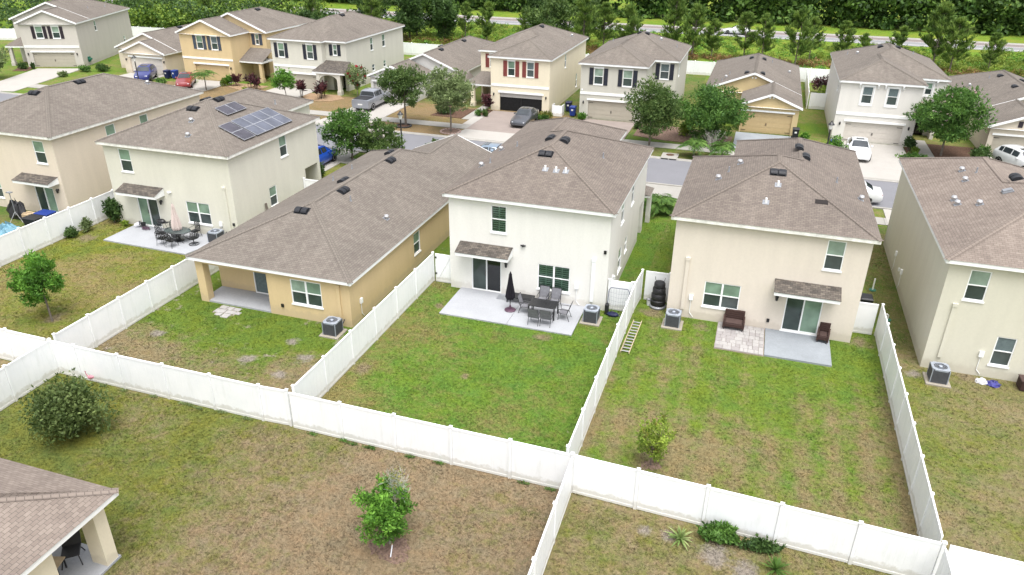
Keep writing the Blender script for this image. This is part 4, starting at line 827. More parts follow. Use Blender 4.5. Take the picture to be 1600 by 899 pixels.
ho, _, og = house('two_storey_house', 'taupe two-storey house with black-plum shutters at the top left', 'house', -10.8, 0, 17.7, 4.2, ('R', 7.9, 0), gable=True, wall='st_taupe', roof='roof', loc=(-96.79, 77.03, 0), rz=R(21),
    opens=[win(-5.6, -4.65, 3.75, 5.25, 'shutter_black'), win(-3.45, -2.5, 3.75, 5.25, 'shutter_black'), ('S', -6.7, -1.3, -.12, 1.95, 'G', dict(mat='garage')), ('E', 5.6, 6.2, 4.0, 5.3, 'W'), ('E', 14.0, 14.6, 1.2, 2.1, 'W')],
    bands=[('S', -7.5, -.4, 2.55, 2.8)], vents=[('n', 'E', -2.2, 9.0), ('n', 'E', -1.6, 13.0)]); lanterns(ho, og, .28, -7.2, -.85)
porch(ho, og, -10.6, -7.65, 1.2, 4.45, 2.6, .7, 'st_taupe', cols=(-10.1,))
m = MB(wall_M('E', -.28, og)); m.box(1.6, .002, .5, 2.0, .25, 1.15); m.lathe([(.3, .9), (.32, 1.0), (.3, 1.1)], 12, (1.8, .2, -.15)); m.build('hose_reel', 'green_plastic', ho)
ho, _, og = house('bungalow', 'tan single-storey house beside the golden-yellow house, blue car in front', 'house', -82.6, -72.35, 100, 82.3, ('R', 7.1, 79.8), ze=2.75, gable=True, wall='st_tan', roof='roof',
    opens=[('S', -78.2, -73.1, -.12, 2.1, 'G', dict(mat='garage_pale')), ('S', -81.6, -80.2, -.12, 2.2, 'P', dict(door=(-81.3, -80.5)))], vents=[('v', 'E', -77.2, 89.0)]); lanterns(ho, og, 80.08, -78.7, -72.75)
ho, _, og = house('bungalow', 'pale grey single-storey house behind two leafy street trees', 'house', -42.2, -32.6, 101.5, 81.8, ('L', 6.0, 77.0), ze=2.75, gable=True, wall='st_grey', roof='roof',
    opens=[('S', -41.6, -36.8, -.12, 2.05, 'G', dict(mat='garage_grey')), ('S', -35.5, -34.0, .7, 2.1, 'W')], vents=[('v', 'E', -36.9, 93.5), ('v', 'E', -36.9, 86.0), ('v', 'W', -38.6, 90)])
porch(ho, og, -34.0, -31.2, 79.3, 82.0, 2.4, .6, 'st_ivory', cols=(-31.6,))
ho, _, og = house('bungalow', 'ochre-yellow single-storey house with twin front gables across the street', 'house', -5.5, 4.35, 101, 83.1, ('R', 5.9, 76.9), ze=2.75, gable=True, wall='st_ochre', roof='roof',
    opens=[('S', -1.15, 3.55, -.12, 2.1, 'G', dict(mat='garage_yellow')), ('S', -4.6, -3.2, .7, 2.1, 'W')], vents=[('v', 'W', -1.24, 93.8), ('v', 'E', .14, 93.6), ('v', 'W', -1.4, 84.6), ('v', 'E', .2, 84.6), ('n', 'W', -3.22, 87.2), ('c', 'W', -3.54, 86.0), ('n', 'W', -3.83, 84.4), ('c', 'E', 3.08, 92.9), ('n', 'E', 1.08, 94.2)])
for x, y, z in ((1.38, 77.18, 3.62), (-.58, 83.38, 4.25)):
    for dx, dz in ((0, .14), (-.16, -.1), (.16, -.1)): m = MB(wall_M('S', y, og)); m.tube([(x+dx, .0, z+dz), (x+dx, .03, z+dz)], .09, 10); m.build('gable_ornament', 'trim', ho)
ho, _, og = house('bungalow', 'beige single-storey house at the right edge across the street', 'house', 19.9, 29.6, 99.5, 82, ('L', 6.6, 75.8), ze=2.75, gable=True, wall='st_beige', roof='roof',
    opens=[('S', 20.6, 25.6, -.12, 1.95, 'G', dict(mat='garage'))], vents=[('v', 'W', 24.0, 92.5), ('v', 'W', 24.0, 86.7), ('c', 'W', 21.26, 92.0), ('n', 'W', 23.11, 92.9), ('v', 'E', 25.4, 90)])
for q in ((22.4, 76.08),): m = MB(wall_M('S', q[1], og)); m.box(q[0]-.18, .002, 2.75, q[0]+.18, .04, 3.3); m.build('gable_vent', 'shutter_black', ho)

# ------------------------------------------------------------------ fences
PANEL = {}
def fence(label, pts, h=1.78, group='white vinyl privacy fences', name='vinyl_fence', posts=True, skip_first=False):
    """pts: post positions; a panel between each pair of posts"""
    p0 = pts[0]; root = thing(name, label, 'fence', (p0[0], p0[1], 0), 0, group)
    if 'post' not in PANEL:
        m = MB(); m.box(-.058, -.052, -.1, .058, .052, h+.03, .008); PANEL['post'] = m.mesh('post', 'vinyl')
        m = MB(); m.loft([[(sx*k, sy*k, z) for sx, sy in ((-1,-1),(1,-1),(1,1),(-1,1))] for k, z in ((.07,0),(.07,.025),(.02,.06))]); PANEL['cap'] = m.mesh('cap', 'vinyl')
    for i, p in enumerate(pts):
        if i == 0 and skip_first: continue
        o = bpy.data.objects.new('post', PANEL['post']); COL.objects.link(o); o.parent = root; o.location = (p[0]-p0[0], p[1]-p0[1], 0)
        c = bpy.data.objects.new('cap', PANEL['cap']); COL.objects.link(c); c.parent = o; c.location = (0, 0, h+.03)
    for a, b in zip(pts, pts[1:]):
        L = round(math.hypot(b[0]-a[0], b[1]-a[1])-.128, 2)
        if L < .05: continue
        if L not in PANEL:
            m = MB(); m.box(0, -.016, .1, L, .016, h-.08)
            n = max(1, int(round(L/.285))); wd = L/n
            for k in range(n):
                for sg in (-1, 1):
                    y0, y1 = sorted((sg*.0165, sg*.020)); m.box(k*wd+.005, y0, .1, (k+1)*wd-.005, y1, h-.08)
            pm = m.mesh('panel', 'vinyl'); r_ = MB(); r_.box(0, -.03, h-.10, L, .03, h, .006); r2 = MB(); r2.box(0, -.03, .02, L, .03, .14, .006); PANEL[L] = (pm, r_.mesh('rail', 'vinyl'), r2.mesh('rail', 'vinyl'))
        ang = math.atan2(b[1]-a[1], b[0]-a[0])
        o = bpy.data.objects.new('panel', PANEL[L][0]); COL.objects.link(o); o.parent = root; o.rotation_euler = (0, 0, ang); o.location = (a[0]-p0[0]+math.cos(ang)*.064, a[1]-p0[1]+math.sin(ang)*.064, 0)
        for me in PANEL[L][1:]: r = bpy.data.objects.new('rail', me); COL.objects.link(r); r.parent = o
    return root
def line(a, b, n): return [(a[0]+(b[0]-a[0])*k/n, a[1]+(b[1]-a[1])*k/n) for k in range(n+1)]
fence('white fence behind the brown yard, under the yellow bungalow lawn', [(-28.9, 21.42)]+line((-27.49, 21.38), (-17.81, 21.34), 4)+[(-16.5, 21.4)])
fence('white fence across the back of the bright green middle lawn', line((-16.4, 21.33), (-4.45, 21.24), 5), skip_first=True)
fence('white fence across the back of the lawn with the small citrus tree', line((-4.45, 21.24), (7.62, 20.78), 5), skip_first=True)
fence('short white back fence running off the right edge', line((7.72, 20.76), (15, 20.5), 3), skip_first=True)
fence('white fence along the back of the lawn with the mango tree, at left edge', line((-29.1, 21.45), (-41.6, 21.6), 5)+[(-44, 21.6)], skip_first=True)
fence('white fence running down-left from the four-way corner beside the big dark shrub', line((-28.9, 21.44), (-28.6, 12.0), 4), skip_first=True)
fence('white fence running to the bottom edge between the two brown yards', line((-4.42, 21.1), (-4.3, 11.0), 4), skip_first=True)
fence('white fence at the bottom right corner running toward the viewer', line((7.62, 20.65), (7.75, 11.0), 4), skip_first=True)
fence('white side fence between the yellow bungalow and the bright green lawn', line((-16.4, 21.75), (-16.38, 36.05), 6))
fence('white side fence with ladder lying beside it, between two middle lawns', line((-4.71, 21.6), (-4.7, 36.0), 6)+[(-4.58, 37.7)])
fence('white side fence on the right of the wicker loveseat lawn', line((7.62, 21.05), (7.57, 37.6), 8), skip_first=True)
fence('white side fence between the mango tree lawn and the yellow bungalow', line((-29.06, 21.85), (-29.03, 45.2), 12))
fence('white side fence at far left with shrubs along its foot', line((-41.6, 21.7), (-41.62, 38.6), 9), skip_first=True)
fence('short white fence panel behind the sports net', line((-4.83, 35.95), (-6.05, 35.93), 1))
fence('short white fence panel behind the black barrel stack', line((-4.45, 37.72), (-3.06, 37.76), 1), skip_first=True)
fence('short white fence panel between cream house wall and right side fence', line((7.45, 37.6), (6.36, 37.58), 1), skip_first=True)
fence('short white fence panel from the shrubby fence to the olive house wall', line((-41.5, 38.6), (-40.32, 38.6), 1), skip_first=True)
fence('short white fence panel beside the olive house near the leaning board', line((-29.15, 45.2), (-30.55, 45.2), 1), skip_first=True)
g = fence('white gate with black hinges between middle fence and white house', line((-16.3, 36.05), (-15.18, 36.05), 1), name='vinyl_gate', group='white vinyl gates', skip_first=True)
for z in (.5, 1.5): m = MB(); m.box(.05, -.06, z, .16, -.03, z+.1); m.build('hinge', 'black', g)
m = MB(); m.loft([[(.15, -.045, .2), (.22, -.045, .2), (1.02, -.045, 1.65), (.95, -.045, 1.65)], [(.15, -.033, .2), (.22, -.033, .2), (1.02, -.033, 1.65), (.95, -.033, 1.65)]]); m.build('brace', 'vinyl', g)
fence('long white rear fence behind the houses across the street', line((-72, 105.8), (50, 105.4), 50))
fence('white fence behind the taupe house, top left', line((-125, 92.5), (-106, 98.5), 8))
fence('white fence between the taupe house and the tan bungalow', line((-101.5, 104.5), (-72.2, 105.8), 12), skip_first=True)
fence('white side fence between the ochre bungalow and pearl white house', line((5.6, 105.3), (5.4, 90.0), 6), skip_first=True)
fence('short white fence panel joining the pearl white house wall', line((5.5, 89.9), (7.2, 90.0), 1), skip_first=True)

# ------------------------------------------------------------------ patios and outdoor equipment
slab('patio', rect(-14.5, 32.42, -10.72, 35.68), -.05, .08, 'conc'); slab('patio', rect(-10.70, 32.42, -7.22, 35.68), -.05, .08, 'conc')
slab('patio', [(-38.9, 34.45), (-32.4, 34.3), (-31.6, 37.38), (-38.9, 37.38)], -.05, .09, 'conc')
slab('patio', rect(2.17, 33.62, 5.27, 36.38), -.05, .10, 'conc_stain')
pb = slab('paver_patio', rect(-.22, 33.56, 2.15, 36.36), -.05, .055, 'sand'); rnd = random.Random(5)
PV = {}
for j in range(8):
    x = -.2; k = 0
    while x < 2.10:
        wd = (.2, .3, .4)[rnd.randrange(3)]; x2 = min(2.13, x+wd)
        if 2.13-x2 < .12: x2 = 2.13
        wd = round(x2-x, 2); key = (wd, rnd.random() < .35)
        if key not in PV: m = MB(); m.box(0, 0, -.05, wd-.012, .333, 0, .008); PV[key] = m.mesh('paver', 'paver2' if key[1] else 'paver')
        o = bpy.data.objects.new('paver', PV[key]); COL.objects.link(o); o.parent = pb; o.location = (x, 33.58+j*.346, .098+rnd.uniform(-.004, .004)); x = x2
sp = tag(slab('stepping_pavers', rect(-26.05, 28.62, -24.72, 29.46), -.04, .012, 'sand', kind=None), 'patch of loose white paving slabs on the lawn by the yellow porch', 'paving')
for x, y, wd, dp in ((-26.0, 28.7, .6, .35), (-25.95, 29.1, .4, .35), (-25.35, 28.75, .55, .3), (-25.5, 29.1, .35, .34), (-25.1, 29.12, .38, .3), (-25.3, 28.3, .42, .4), (-24.78, 28.8, .3, .25), (-25.75, 28.42, .38, .24)):
    m = MB(); m.box(x, y, -.02, x+wd, y+dp, .05, .008); m.build('paver', 'paver', sp)
def ac_unit(label, x, y, s=.74, h=.78, rz=0):
    o = thing('air_conditioner', label, 'air conditioner', (x, y, 0), rz, 'outdoor air conditioners'); q = s/2
    m = MB(); m.box(-q-.16, -q-.16, -.05, q+.16, q+.16, .07, .01); m.build('pad', 'pad', o)
    m = MB(); m.box(-q+.015, -q+.015, .07, q-.015, q-.015, h-.03); b = m.build('cabinet', 'acgrey', o)
    for k in range(13):
        z = .11+k*(h-.2)/13; m = MB(); m.box(-q, -q, z, q, q, z+.028); m.build('louvre', 'acgrey', b)
    m = MB()
    for sx in (-1, 1):
        for sy in (-1, 1): m.box(sx*q-.03 if sx > 0 else sx*q-.008, sy*q-.03 if sy > 0 else sy*q-.008, .07, sx*q+.008 if sx > 0 else sx*q+.03, sy*q+.008 if sy > 0 else sy*q+.03, h-.03)
    m.build('corner_post', 'actop', o)
    r0, t = q*.80, 16; m = MB(); out = []
    for k in range(t):
        a = 2*math.pi*k/t+math.pi/t; c_, s_ = math.cos(a), math.sin(a); f = (q+.012)/max(abs(c_), abs(s_)); out.append(((c_*f, s_*f), (c_*r0, s_*r0)))
    for k in range(t):
        (o1, i1), (o2, i2) = out[k], out[(k+1) % t]; m.add([(*o1, h), (*o2, h), (*i2, h+.012), (*i1, h+.012), (*o1, h-.07), (*o2, h-.07), (*i1, h-.05), (*i2, h-.05)], [(0,1,2,3),(0,1,5,4),(3,2,7,6)])
    tp = m.build('top_cover', 'actop', o)
    m = MB(); m.lathe([(r0+.01, 0), (r0+.01, .01)], 16, (0, 0, h-.16)); m.build('fan_well', 'black', tp)
    for rr in (.33, .55, .78, .97): m = MB(); m.tube([(q*.8*rr*math.cos(2*math.pi*k/16), q*.8*rr*math.sin(2*math.pi*k/16), h+.012) for k in range(17)], .006, 4, cap=False); m.build('guard_ring', 'actop', tp)
    m = MB(); m.lathe([(.085, 0), (.085, .05), (.05, .07)], 12, (0, 0, h-.02)); m.build('fan_motor', 'actop', tp)
    for k in range(3):
        a = k*2.094; m = MB(); m.add([(.06*math.cos(a), .06*math.sin(a), h-.06), (r0*.93*math.cos(a-.28), r0*.93*math.sin(a-.28), h-.1), (r0*.93*math.cos(a+.28), r0*.93*math.sin(a+.28), h-.05)], [(0,1,2)]); m.build('fan_blade', 'grey', tp)
    m = MB(); m.tube([(q*.6, q, .3), (q*.75, q+.14, .34), (q*.8, q+.34, .5)], .03, 6); m.build('refrigerant_line', 'black', o); return o
ac_unit('grey air conditioner at the corner of the yellow bungalow', -18.78, 28.75)
ac_unit('grey air conditioner beside the white house patio', -6.62, 34.35)
ac_unit('grey air conditioner at the left of the cream house', -2.48, 35.3)
ac_unit('grey air conditioner below the olive house at right', 9.86, 34.0)
ac_unit('grey air conditioner half hidden behind the yellow bungalow roof edge', -31.9, 36.7)

def umbrella(label, x, y, z, h, mat, basemat, r=.2, top=None):
    o = thing('patio_umbrella', label, 'umbrella', (x, y, z)); m = MB(); m.tube([(0,0,.05),(0,0,h)], .022, 8); m.build('pole', 'black', o)
    m = MB(); m.lathe([(.30,0),(.31,.03),(.27,.06),(.08,.085),(.04,.3),(.03,.32)], 18); m.build('base', basemat, o, True)
    m = MB(); n = 16; rings = []
    for t, rr in ((.30,.8),(.36,1.0),(.5,.86),(.7,.55),(.86,.36),(.93,.30),(1.0,.05)):
        rings.append([(math.cos(2*math.pi*k/n)*r*rr*(1 if k % 2 else .62), math.sin(2*math.pi*k/n)*r*rr*(1 if k % 2 else .62), h*t) for k in range(n)])
    m.loft(rings); c = m.build('folded_canopy', mat, o)
    m = MB(); m.lathe([(r*.42,h*.62),(r*.5,h*.635),(r*.42,h*.65)], 12); m.build('strap', mat, c); return o
umbrella('closed black patio umbrella with plum base on the white house patio', -11.0, 33.95, .08, 2.3, 'umb_black', 'umb_base', .27)
umbrella('closed faded pink umbrella standing in the ornate table at the left patio', -34.2, 35.95, .09, 2.55, 'umb_pink', 'black', .34)
def sling_chair(label, x, y, z, rz, seat='sling', group=None):
    o = thing('sling_chair', label, 'chair', (x, y, z), rz, group); w_ = .27     # faces +y
    for sx in (-1, 1):
        m = MB(); m.tube([(sx*w_, .26, 0), (sx*w_, .22, .40), (sx*w_, .24, .62)], .014, 6); m.build('front_leg', 'black', o)
        m = MB(); m.tube([(sx*w_, -.34, 0), (sx*w_, -.2, .40)], .014, 6); m.build('rear_leg', 'black', o)
        m = MB(); m.tube([(sx*w_, .26, .63), (sx*w_, .0, .65), (sx*w_, -.27, .64)], .017, 6); m.build('arm', 'black', o)
        m = MB(); m.tube([(sx*w_, .24, .42), (sx*w_, -.2, .38), (sx*w_, -.40, .98)], .015, 6); m.build('side_frame', 'black', o)
    m = MB(); m.add([(-w_,.24,.425),(w_,.24,.425),(w_,-.19,.385),(-w_,-.19,.385),(-w_,.24,.412),(w_,.24,.412),(w_,-.19,.372),(-w_,-.19,.372)], [(0,1,2,3),(4,5,6,7),(0,1,5,4)]); m.build('seat', seat, o)
    m = MB(); m.add([(-w_,-.205,.40),(w_,-.205,.40),(w_,-.40,.98),(-w_,-.40,.98),(-w_,-.219,.40),(w_,-.219,.40),(w_,-.414,.98),(-w_,-.414,.98)], [(0,1,2,3),(4,5,6,7),(2,3,7,6)]); m.build('backrest', seat, o)
    m = MB(); m.tube([(-w_,-.4,.985),(w_,-.4,.985)], .015, 6); m.build('top_rail', 'black', o); return o
t = thing('patio_table', 'black rectangular patio table on the white house patio', 'table', (-9.15, 33.98, .08))
m = MB(); m.box(-.74, -.46, .68, .74, .46, .72, .01); tt = m.build('table_top', 'black', t)
for k in range(9): m = MB(); m.box(-.7+k*.157, -.43, .721, -.7+k*.157+.145, .43, .73); m.build('slat', 'black', tt)
for sx in (-1, 1):
    for sy in (-1, 1): m = MB(); m.box(sx*.69-.03, sy*.41-.03, 0, sx*.69+.03, sy*.41+.03, .68); m.build('leg', 'black', t)
ch = sling_chair('grey sling chair in front of the black table, left of the front pair', -9.36, 33.05, .08, 0, group='grey sling chairs round the black table')
for x, y, rz, lb in ((-8.72, 33.1, 0, 'grey sling chair in front of the black table, right of the front pair'), (-9.5, 35.1, math.pi, 'grey sling chair behind the black table against the wall, left one'), (-8.82, 35.05, math.pi, 'grey sling chair behind the black table against the wall, right one'),
                     (-10.15, 34.05, -math.pi/2, 'grey sling chair at the umbrella end of the black table'), (-8.02, 34.0, math.pi/2, 'grey sling chair at the air conditioner end of the black table')): copy_tree(ch, (x, y, .08), rz, lb)
m = MB(); m.box(0, 0, 0, .9, .55, .02, .006); o = m.build('door_mat', 'grey', loc=(-12.15, 34.95, .081)); tag(o, 'grey door mat outside the white house sliding door', 'mat')
o = thing('patio_bench', 'low black bench against the white house wall, behind umbrella', 'bench', (-10.75, 35.05, .08))
m = MB(); m.box(-.75, -.3, .3, .75, .3, .36, .01); b = m.build('seat', 'black', o)
for k in range(5): m = MB(); m.box(-.74, -.29+k*.118, .361, .74, -.29+k*.118+.1, .375); m.build('slat', 'black', b)
for sx in (-1, 1):
    for sy in (-1, 1): m = MB(); m.box(sx*.7-.025, sy*.26-.025, 0, sx*.7+.025, sy*.26+.025, .3); m.build('leg', 'black', o)
# ornate iron set on the left patio
t = thing('iron_table', 'ornate black iron table with glass top on the left patio', 'table', (-34.2, 35.95, .09))
m = MB(); m.lathe([(.72, .70), (.74, .715), (.72, .73)], 24, sq=(1.25, .82)); m.build('glass_top', 'glass_lo2', t, True)
m = MB(); m.tube([(.9*math.cos(2*math.pi*k/24), .6*math.sin(2*math.pi*k/24), .70) for k in range(25)], .022, 6, cap=False); m.build('rim', 'black', t)
for k in range(4):
    a = math.pi/4+k*math.pi/2; m = MB(); m.tube([(.7*math.cos(a)*1.15, .45*math.sin(a), 0), (.3*math.cos(a), .2*math.sin(a), .3), (.75*math.cos(a), .5*math.sin(a), .7)], .022, 6); m.build('leg', 'black', t)
for k in range(6): a = k*math.pi/3; m = MB(); m.tube([(.3*math.cos(a), .2*math.sin(a), .45), (.6*math.cos(a+.5), .4*math.sin(a+.5), .6), (.85*math.cos(a), .57*math.sin(a), .69)], .013, 5); m.build('scroll', 'black', t)
def iron_chair(label, x, y, z, rz, swivel=False):
    o = thing('iron_chair', label, 'chair', (x, y, z), rz, 'black iron chairs on the left patio')
    m = MB(); m.box(-.24, -.24, .40, .24, .24, .45, .012); m.build('seat', 'black', o)
    if swivel:
        m = MB(); m.tube([(.3*math.cos(2*math.pi*k/16), .3*math.sin(2*math.pi*k/16), .02) for k in range(17)], .02, 6, cap=False); b = m.build('ring_base', 'black', o)
        m = MB(); m.tube([(0,0,.02),(0,0,.4)], .03, 6); m.tube([(-.3,0,.02),(.3,0,.02)], .015, 5); m.tube([(0,-.3,.02),(0,.3,.02)], .015, 5); m.build('swivel_post', 'black', o)
    else:
        for sx in (-1, 1):
            for sy in (-1, 1): m = MB(); m.tube([(sx*.26, sy*.28, 0), (sx*.22, sy*.22, .41)], .014, 5); m.build('leg', 'black', o)
    for sx in (-1, 1): m = MB(); m.tube([(sx*.25, .2, .43), (sx*.28, .2, .64), (sx*.28, -.2, .66), (sx*.24, -.26, .95)], .015, 5); m.build('arm', 'black', o)
    m = MB(); m.tube([(-.24, -.24, .44), (-.24, -.27, .9), (-.12, -.28, 1.0), (.12, -.28, 1.0), (.24, -.27, .9), (.24, -.24, .44)], .016, 5); bk = m.build('back_frame', 'black', o)
    for k in range(-3, 4): m = MB(); m.tube([(k*.06, -.24, .45), (k*.065+.03*(k % 2), -.26, .7), (k*.05, -.28, .98)], .013, 5); m.build('spindle', 'black', bk)
    for k in range(3): m = MB(); m.tube([(-.22, -.26, .55+k*.14), (0, -.255, .62+k*.14), (.22, -.26, .55+k*.14)], .012, 5); m.build('scroll', 'black', bk)
    return o
iron_chair('black iron chair, front left of the ornate table', -34.75, 35.1, .09, .15); iron_chair('black iron chair, front middle of the ornate table', -33.95, 35.0, .09, -.1)
iron_chair('black iron swivel chair on a ring base, right of the ornate table', -32.9, 35.75, .09, 1.3, True); iron_chair('black iron chair behind the ornate table near the twin window', -33.6, 36.8, .09, math.pi-.2)
iron_chair('black iron swivel chair behind the ornate table near the sliding door', -35.0, 36.6, .09, -2.4, True); iron_chair('black iron chair at the left end of the ornate table', -35.35, 35.8, .09, -1.5)
g = thing('small_grill', 'small black portable grill beside the olive house sliding door', 'grill', (-36.15, 36.75, .09))
m = MB(); m.lathe([(.02,.62),(.2,.66),(.27,.76),(.27,.8),(.2,.9),(.03,.95)], 14, sq=(1.25, .8)); m.build('kettle', 'black', g, True)
for sx in (-1, 1):
    for sy in (-1, 1): m = MB(); m.tube([(sx*.3, sy*.2, 0), (sx*.16, sy*.1, .66)], .013, 5); m.build('leg', 'black', g)
m = MB(); m.box(.33, -.15, .74, .55, .15, .76); m.build('side_shelf', 'black', g)
for lb, x, y, nm, mt, rr, hh in (('white bucket tipped at the left patio corner', -38.55, 36.9, 'bucket', 'bag_white', .17, .38), ('black pot on the left patio corner', -38.0, 37.05, 'plant_pot', 'black_plastic', .16, .3), ('white bucket with dark rim beside the black barrel stack', -4.0, 37.15, 'bucket', 'bag_white', .15, .36)):
    o = thing(nm, lb, nm.replace('_', ' '), (x, y, .09 if x < -30 else 0)); m = MB(); m.lathe([(rr*.8,0),(rr,hh),(rr*.92,hh),(rr*.74,.03)], 14); m.build('body', mt, o, True); m = MB(); m.tube([(rr*1.03*math.cos(2*math.pi*k/14), rr*1.03*math.sin(2*math.pi*k/14), hh) for k in range(15)], .014, 5, cap=False); m.build('rim', 'black_plastic', o)
    if 'tipped' in lb: o.rotation_euler = (0, R(70), .4); o.location.z = .2
o = thing('garden_hose', 'dark red coiled hose on the left patio by the wall', 'hose', (-37.55, 36.75, .09)); m = MB()
m.tube([(.3*math.cos(k*.5)*(1-.004*k), .14*math.sin(k*.5), .03+.004*k) for k in range(40)], .022, 5); m.build('coil', 'umb_base', o, True)
# wicker pieces on the cream house patio
def wicker_seat(label, x, y, z, wd, rz=0, name='wicker_chair'):
    o = thing(name, label, 'chair' if wd < .8 else 'loveseat', (x, y, z), rz, 'brown wicker seats'); q = wd/2     # faces -y
    m = MB(); m.box(-q, -.30, .16, q, .32, .36, .02); m.build('seat', 'wicker', o)
    m = MB(); m.add([(-q,.26,.36),(q,.26,.36),(q,.36,.36),(-q,.36,.36),(-q,.36,.84),(q,.36,.84),(q,.45,.84),(-q,.45,.84)], [(0,1,5,4),(1,2,6,5),(2,3,7,6),(3,0,4,7),(4,5,6,7)]); b = m.build('backrest', 'wicker', o)
    for k in range(4): m = MB(); z_ = .44+k*.1; m.box(-q+.04, .262+.21*(z_-.36)-.012, z_, q-.04, .272+.21*(z_-.36), z_+.06); m.build('weave_band', 'wicker', b)
    for sx in (-1, 1): m = MB(); m.loft([[(sx*q-.04, y_, .1), (sx*q+.04, y_, .1), (sx*q+.04, y_, z_), (sx*q-.04, y_, z_)] for y_, z_ in ((-.32,.44),(-.24,.56),(.1,.58),(.36,.56))]); m.build('arm', 'wicker', o)
    m = MB(); m.box(-q+.06, -.27, .362, q-.06, .24, .42, .02); m.build('cushion', 'cushion', o)
    for sx in (-1, 1):
        for sy in (-.26, .3): m = MB(); m.box(sx*(q-.05)-.022, sy-.022, 0, sx*(q-.05)+.022, sy+.022, .16); m.build('leg', 'black', o)
    return o
wicker_seat('brown wicker loveseat on the white pavers', .56, 35.85, .1, 1.0, name='wicker_loveseat')
wicker_seat('single brown wicker chair beside the cream house sliding door', 4.92, 35.98, .1, .5, -.12)
# ladder lying by the fence
o = thing('ladder', 'tan ladder lying on the grass along the white side fence', 'ladder', (-4.33, 31.6, .05)); o.rotation_euler = (R(-1), 0, R(-1.0))
for x in (-.21, .21): m = MB(); m.box(x-.02, 0, 0, x+.02, 3.5, .09, .006); m.build('side_rail', 'ladder', o)
for k in range(11): m = MB(); m.box(-.19, .12+k*.315, .03, .19, .12+k*.315+.085, .06, .006); m.build('rung', 'ladder_rung', o)
# stacked black barrel with handles
o = thing('barrel_stack', 'black ribbed barrel stack against the cream house corner', 'barrel', (-3.52, 37.1, 0))
for k, (z0, z1, rr) in enumerate(((.0,.16,.46),(.16,.5,.41),(.5,.85,.39),(.85,1.2,.35),(1.2,1.5,.30))):
    m = MB(); m.lathe([(rr*.94,z0),(rr,z0+.05),(rr*1.0,z1-.05),(rr*.9,z1)], 18); m.build('ring', 'grey' if k == 0 else 'black_plastic', o, True)
for sx in (-1, 1): m = MB(); m.tube([(sx*.14, 0, 1.48), (sx*.24, 0, 1.62), (sx*.27, 0, 1.8)], .014, 5); m.build('handle', 'black', o)
# rebound net leaning on the fence
o = thing('sports_net', 'blue-grey rebound net frame leaning on the white fence', 'sports net', (-5.45, 35.3, 0)); o.rotation_euler = (R(-18), 0, R(2))
m = MB(); m.tube([(-.55,0,.02),(-.55,0,1.35),(-.45,0,1.5),(.45,0,1.5),(.55,0,1.35),(.55,0,.02),(-.55,0,.02)], .024, 6); m.build('frame', 'net', o, True)
for k in range(-3, 4): m = MB(); m.tube([(k*.15,.01,.04),(k*.12,.04,.75),(k*.15,.01,1.46)], .004, 4); m.build('net_cord', 'netcord', o)
for k in range(1, 7): m = MB(); m.tube([(-.54,.01,k*.21),(0,.05,k*.21-.09),(.54,.01,k*.21)], .004, 4); m.build('net_cord', 'netcord', o)
o = thing('sports_bag', 'dark purple bag and gear heap below the sports net', 'bag', (-5.65, 35.25, 0)); m = MB(); m.lathe([(.05,0),(.2,.03),(.22,.12),(.16,.2),(.05,.22)], 12, sq=(1.5, .8)); m.build('body', 'bin_navy', o, True); m = MB(); m.tube([(-.2,0,.17),(-.08,-.05,.3),(.08,-.05,.3),(.2,0,.17)], .02, 5); m.build('strap', 'black', o)
o = MB().lathe([(.02,0),(.1,.03),(.125,.12),(.1,.21),(.02,.245)], 12).build('ball', 'pink', None, True, (-4.98, 35.3, 0)); tag(o, 'pale pink ball under the sports net', 'ball')
o = thing('sports_case', 'upright black case beside the sports net frame', 'case', (-6.0, 35.35, 0)); m = MB(); m.box(-.1,-.12,0,.1,.12,.62,.02); m.build('body', 'black_plastic', o); m = MB(); m.tube([(-.06,0,.62),(-.04,0,.7),(.04,0,.7),(.06,0,.62)], .015, 5); m.build('handle', 'black', o)
# right edge: bag heap and wicker box
o = thing('floatation_bag', 'crumpled blue and white bag on the grass by the olive house', 'bag', (12.1, 34.45, 0)); rng = np.random.default_rng(3)
def lump(o, nm, mat, c, rx, ry, rz_, seed):
    rng = np.random.default_rng(seed); m = MB(); n = 14; rings = []
    for t in (0, .25, .5, .75, .95): rings.append([(c[0]+math.cos(2*math.pi*k/n)*rx*math.cos(t*1.5)*(1+.25*rng.normal()), c[1]+math.sin(2*math.pi*k/n)*ry*math.cos(t*1.5)*(1+.25*rng.normal()), c[2]+rz_*math.sin(t*1.5)*(1+.15*rng.normal())) for k in range(n)])
    m.loft(rings); return m.build(nm, mat, o)
lump(o, 'blue_fabric', 'bag_blue', (.2, 0, 0), .3, .24, .2, 4); lump(o, 'white_fabric', 'bag_white', (-.25, .05, 0), .26, .22, .2, 5)
o = thing('deck_box', 'dark brown wicker storage box at the right edge', 'storage box', (13.9, 34.55, 0)); m = MB(); m.box(-.6,-.3,.03,.6,.3,.5,.02); b = m.build('body', 'wicker', o); m = MB(); m.box(-.62,-.32,.505,.62,.32,.56,.015); m.build('lid', 'cushion', o)
for k in range(6): m = MB(); m.box(-.58,-.306,.06+k*.073,.58,-.301,.06+k*.073+.055); m.build('slat', 'wicker', b)
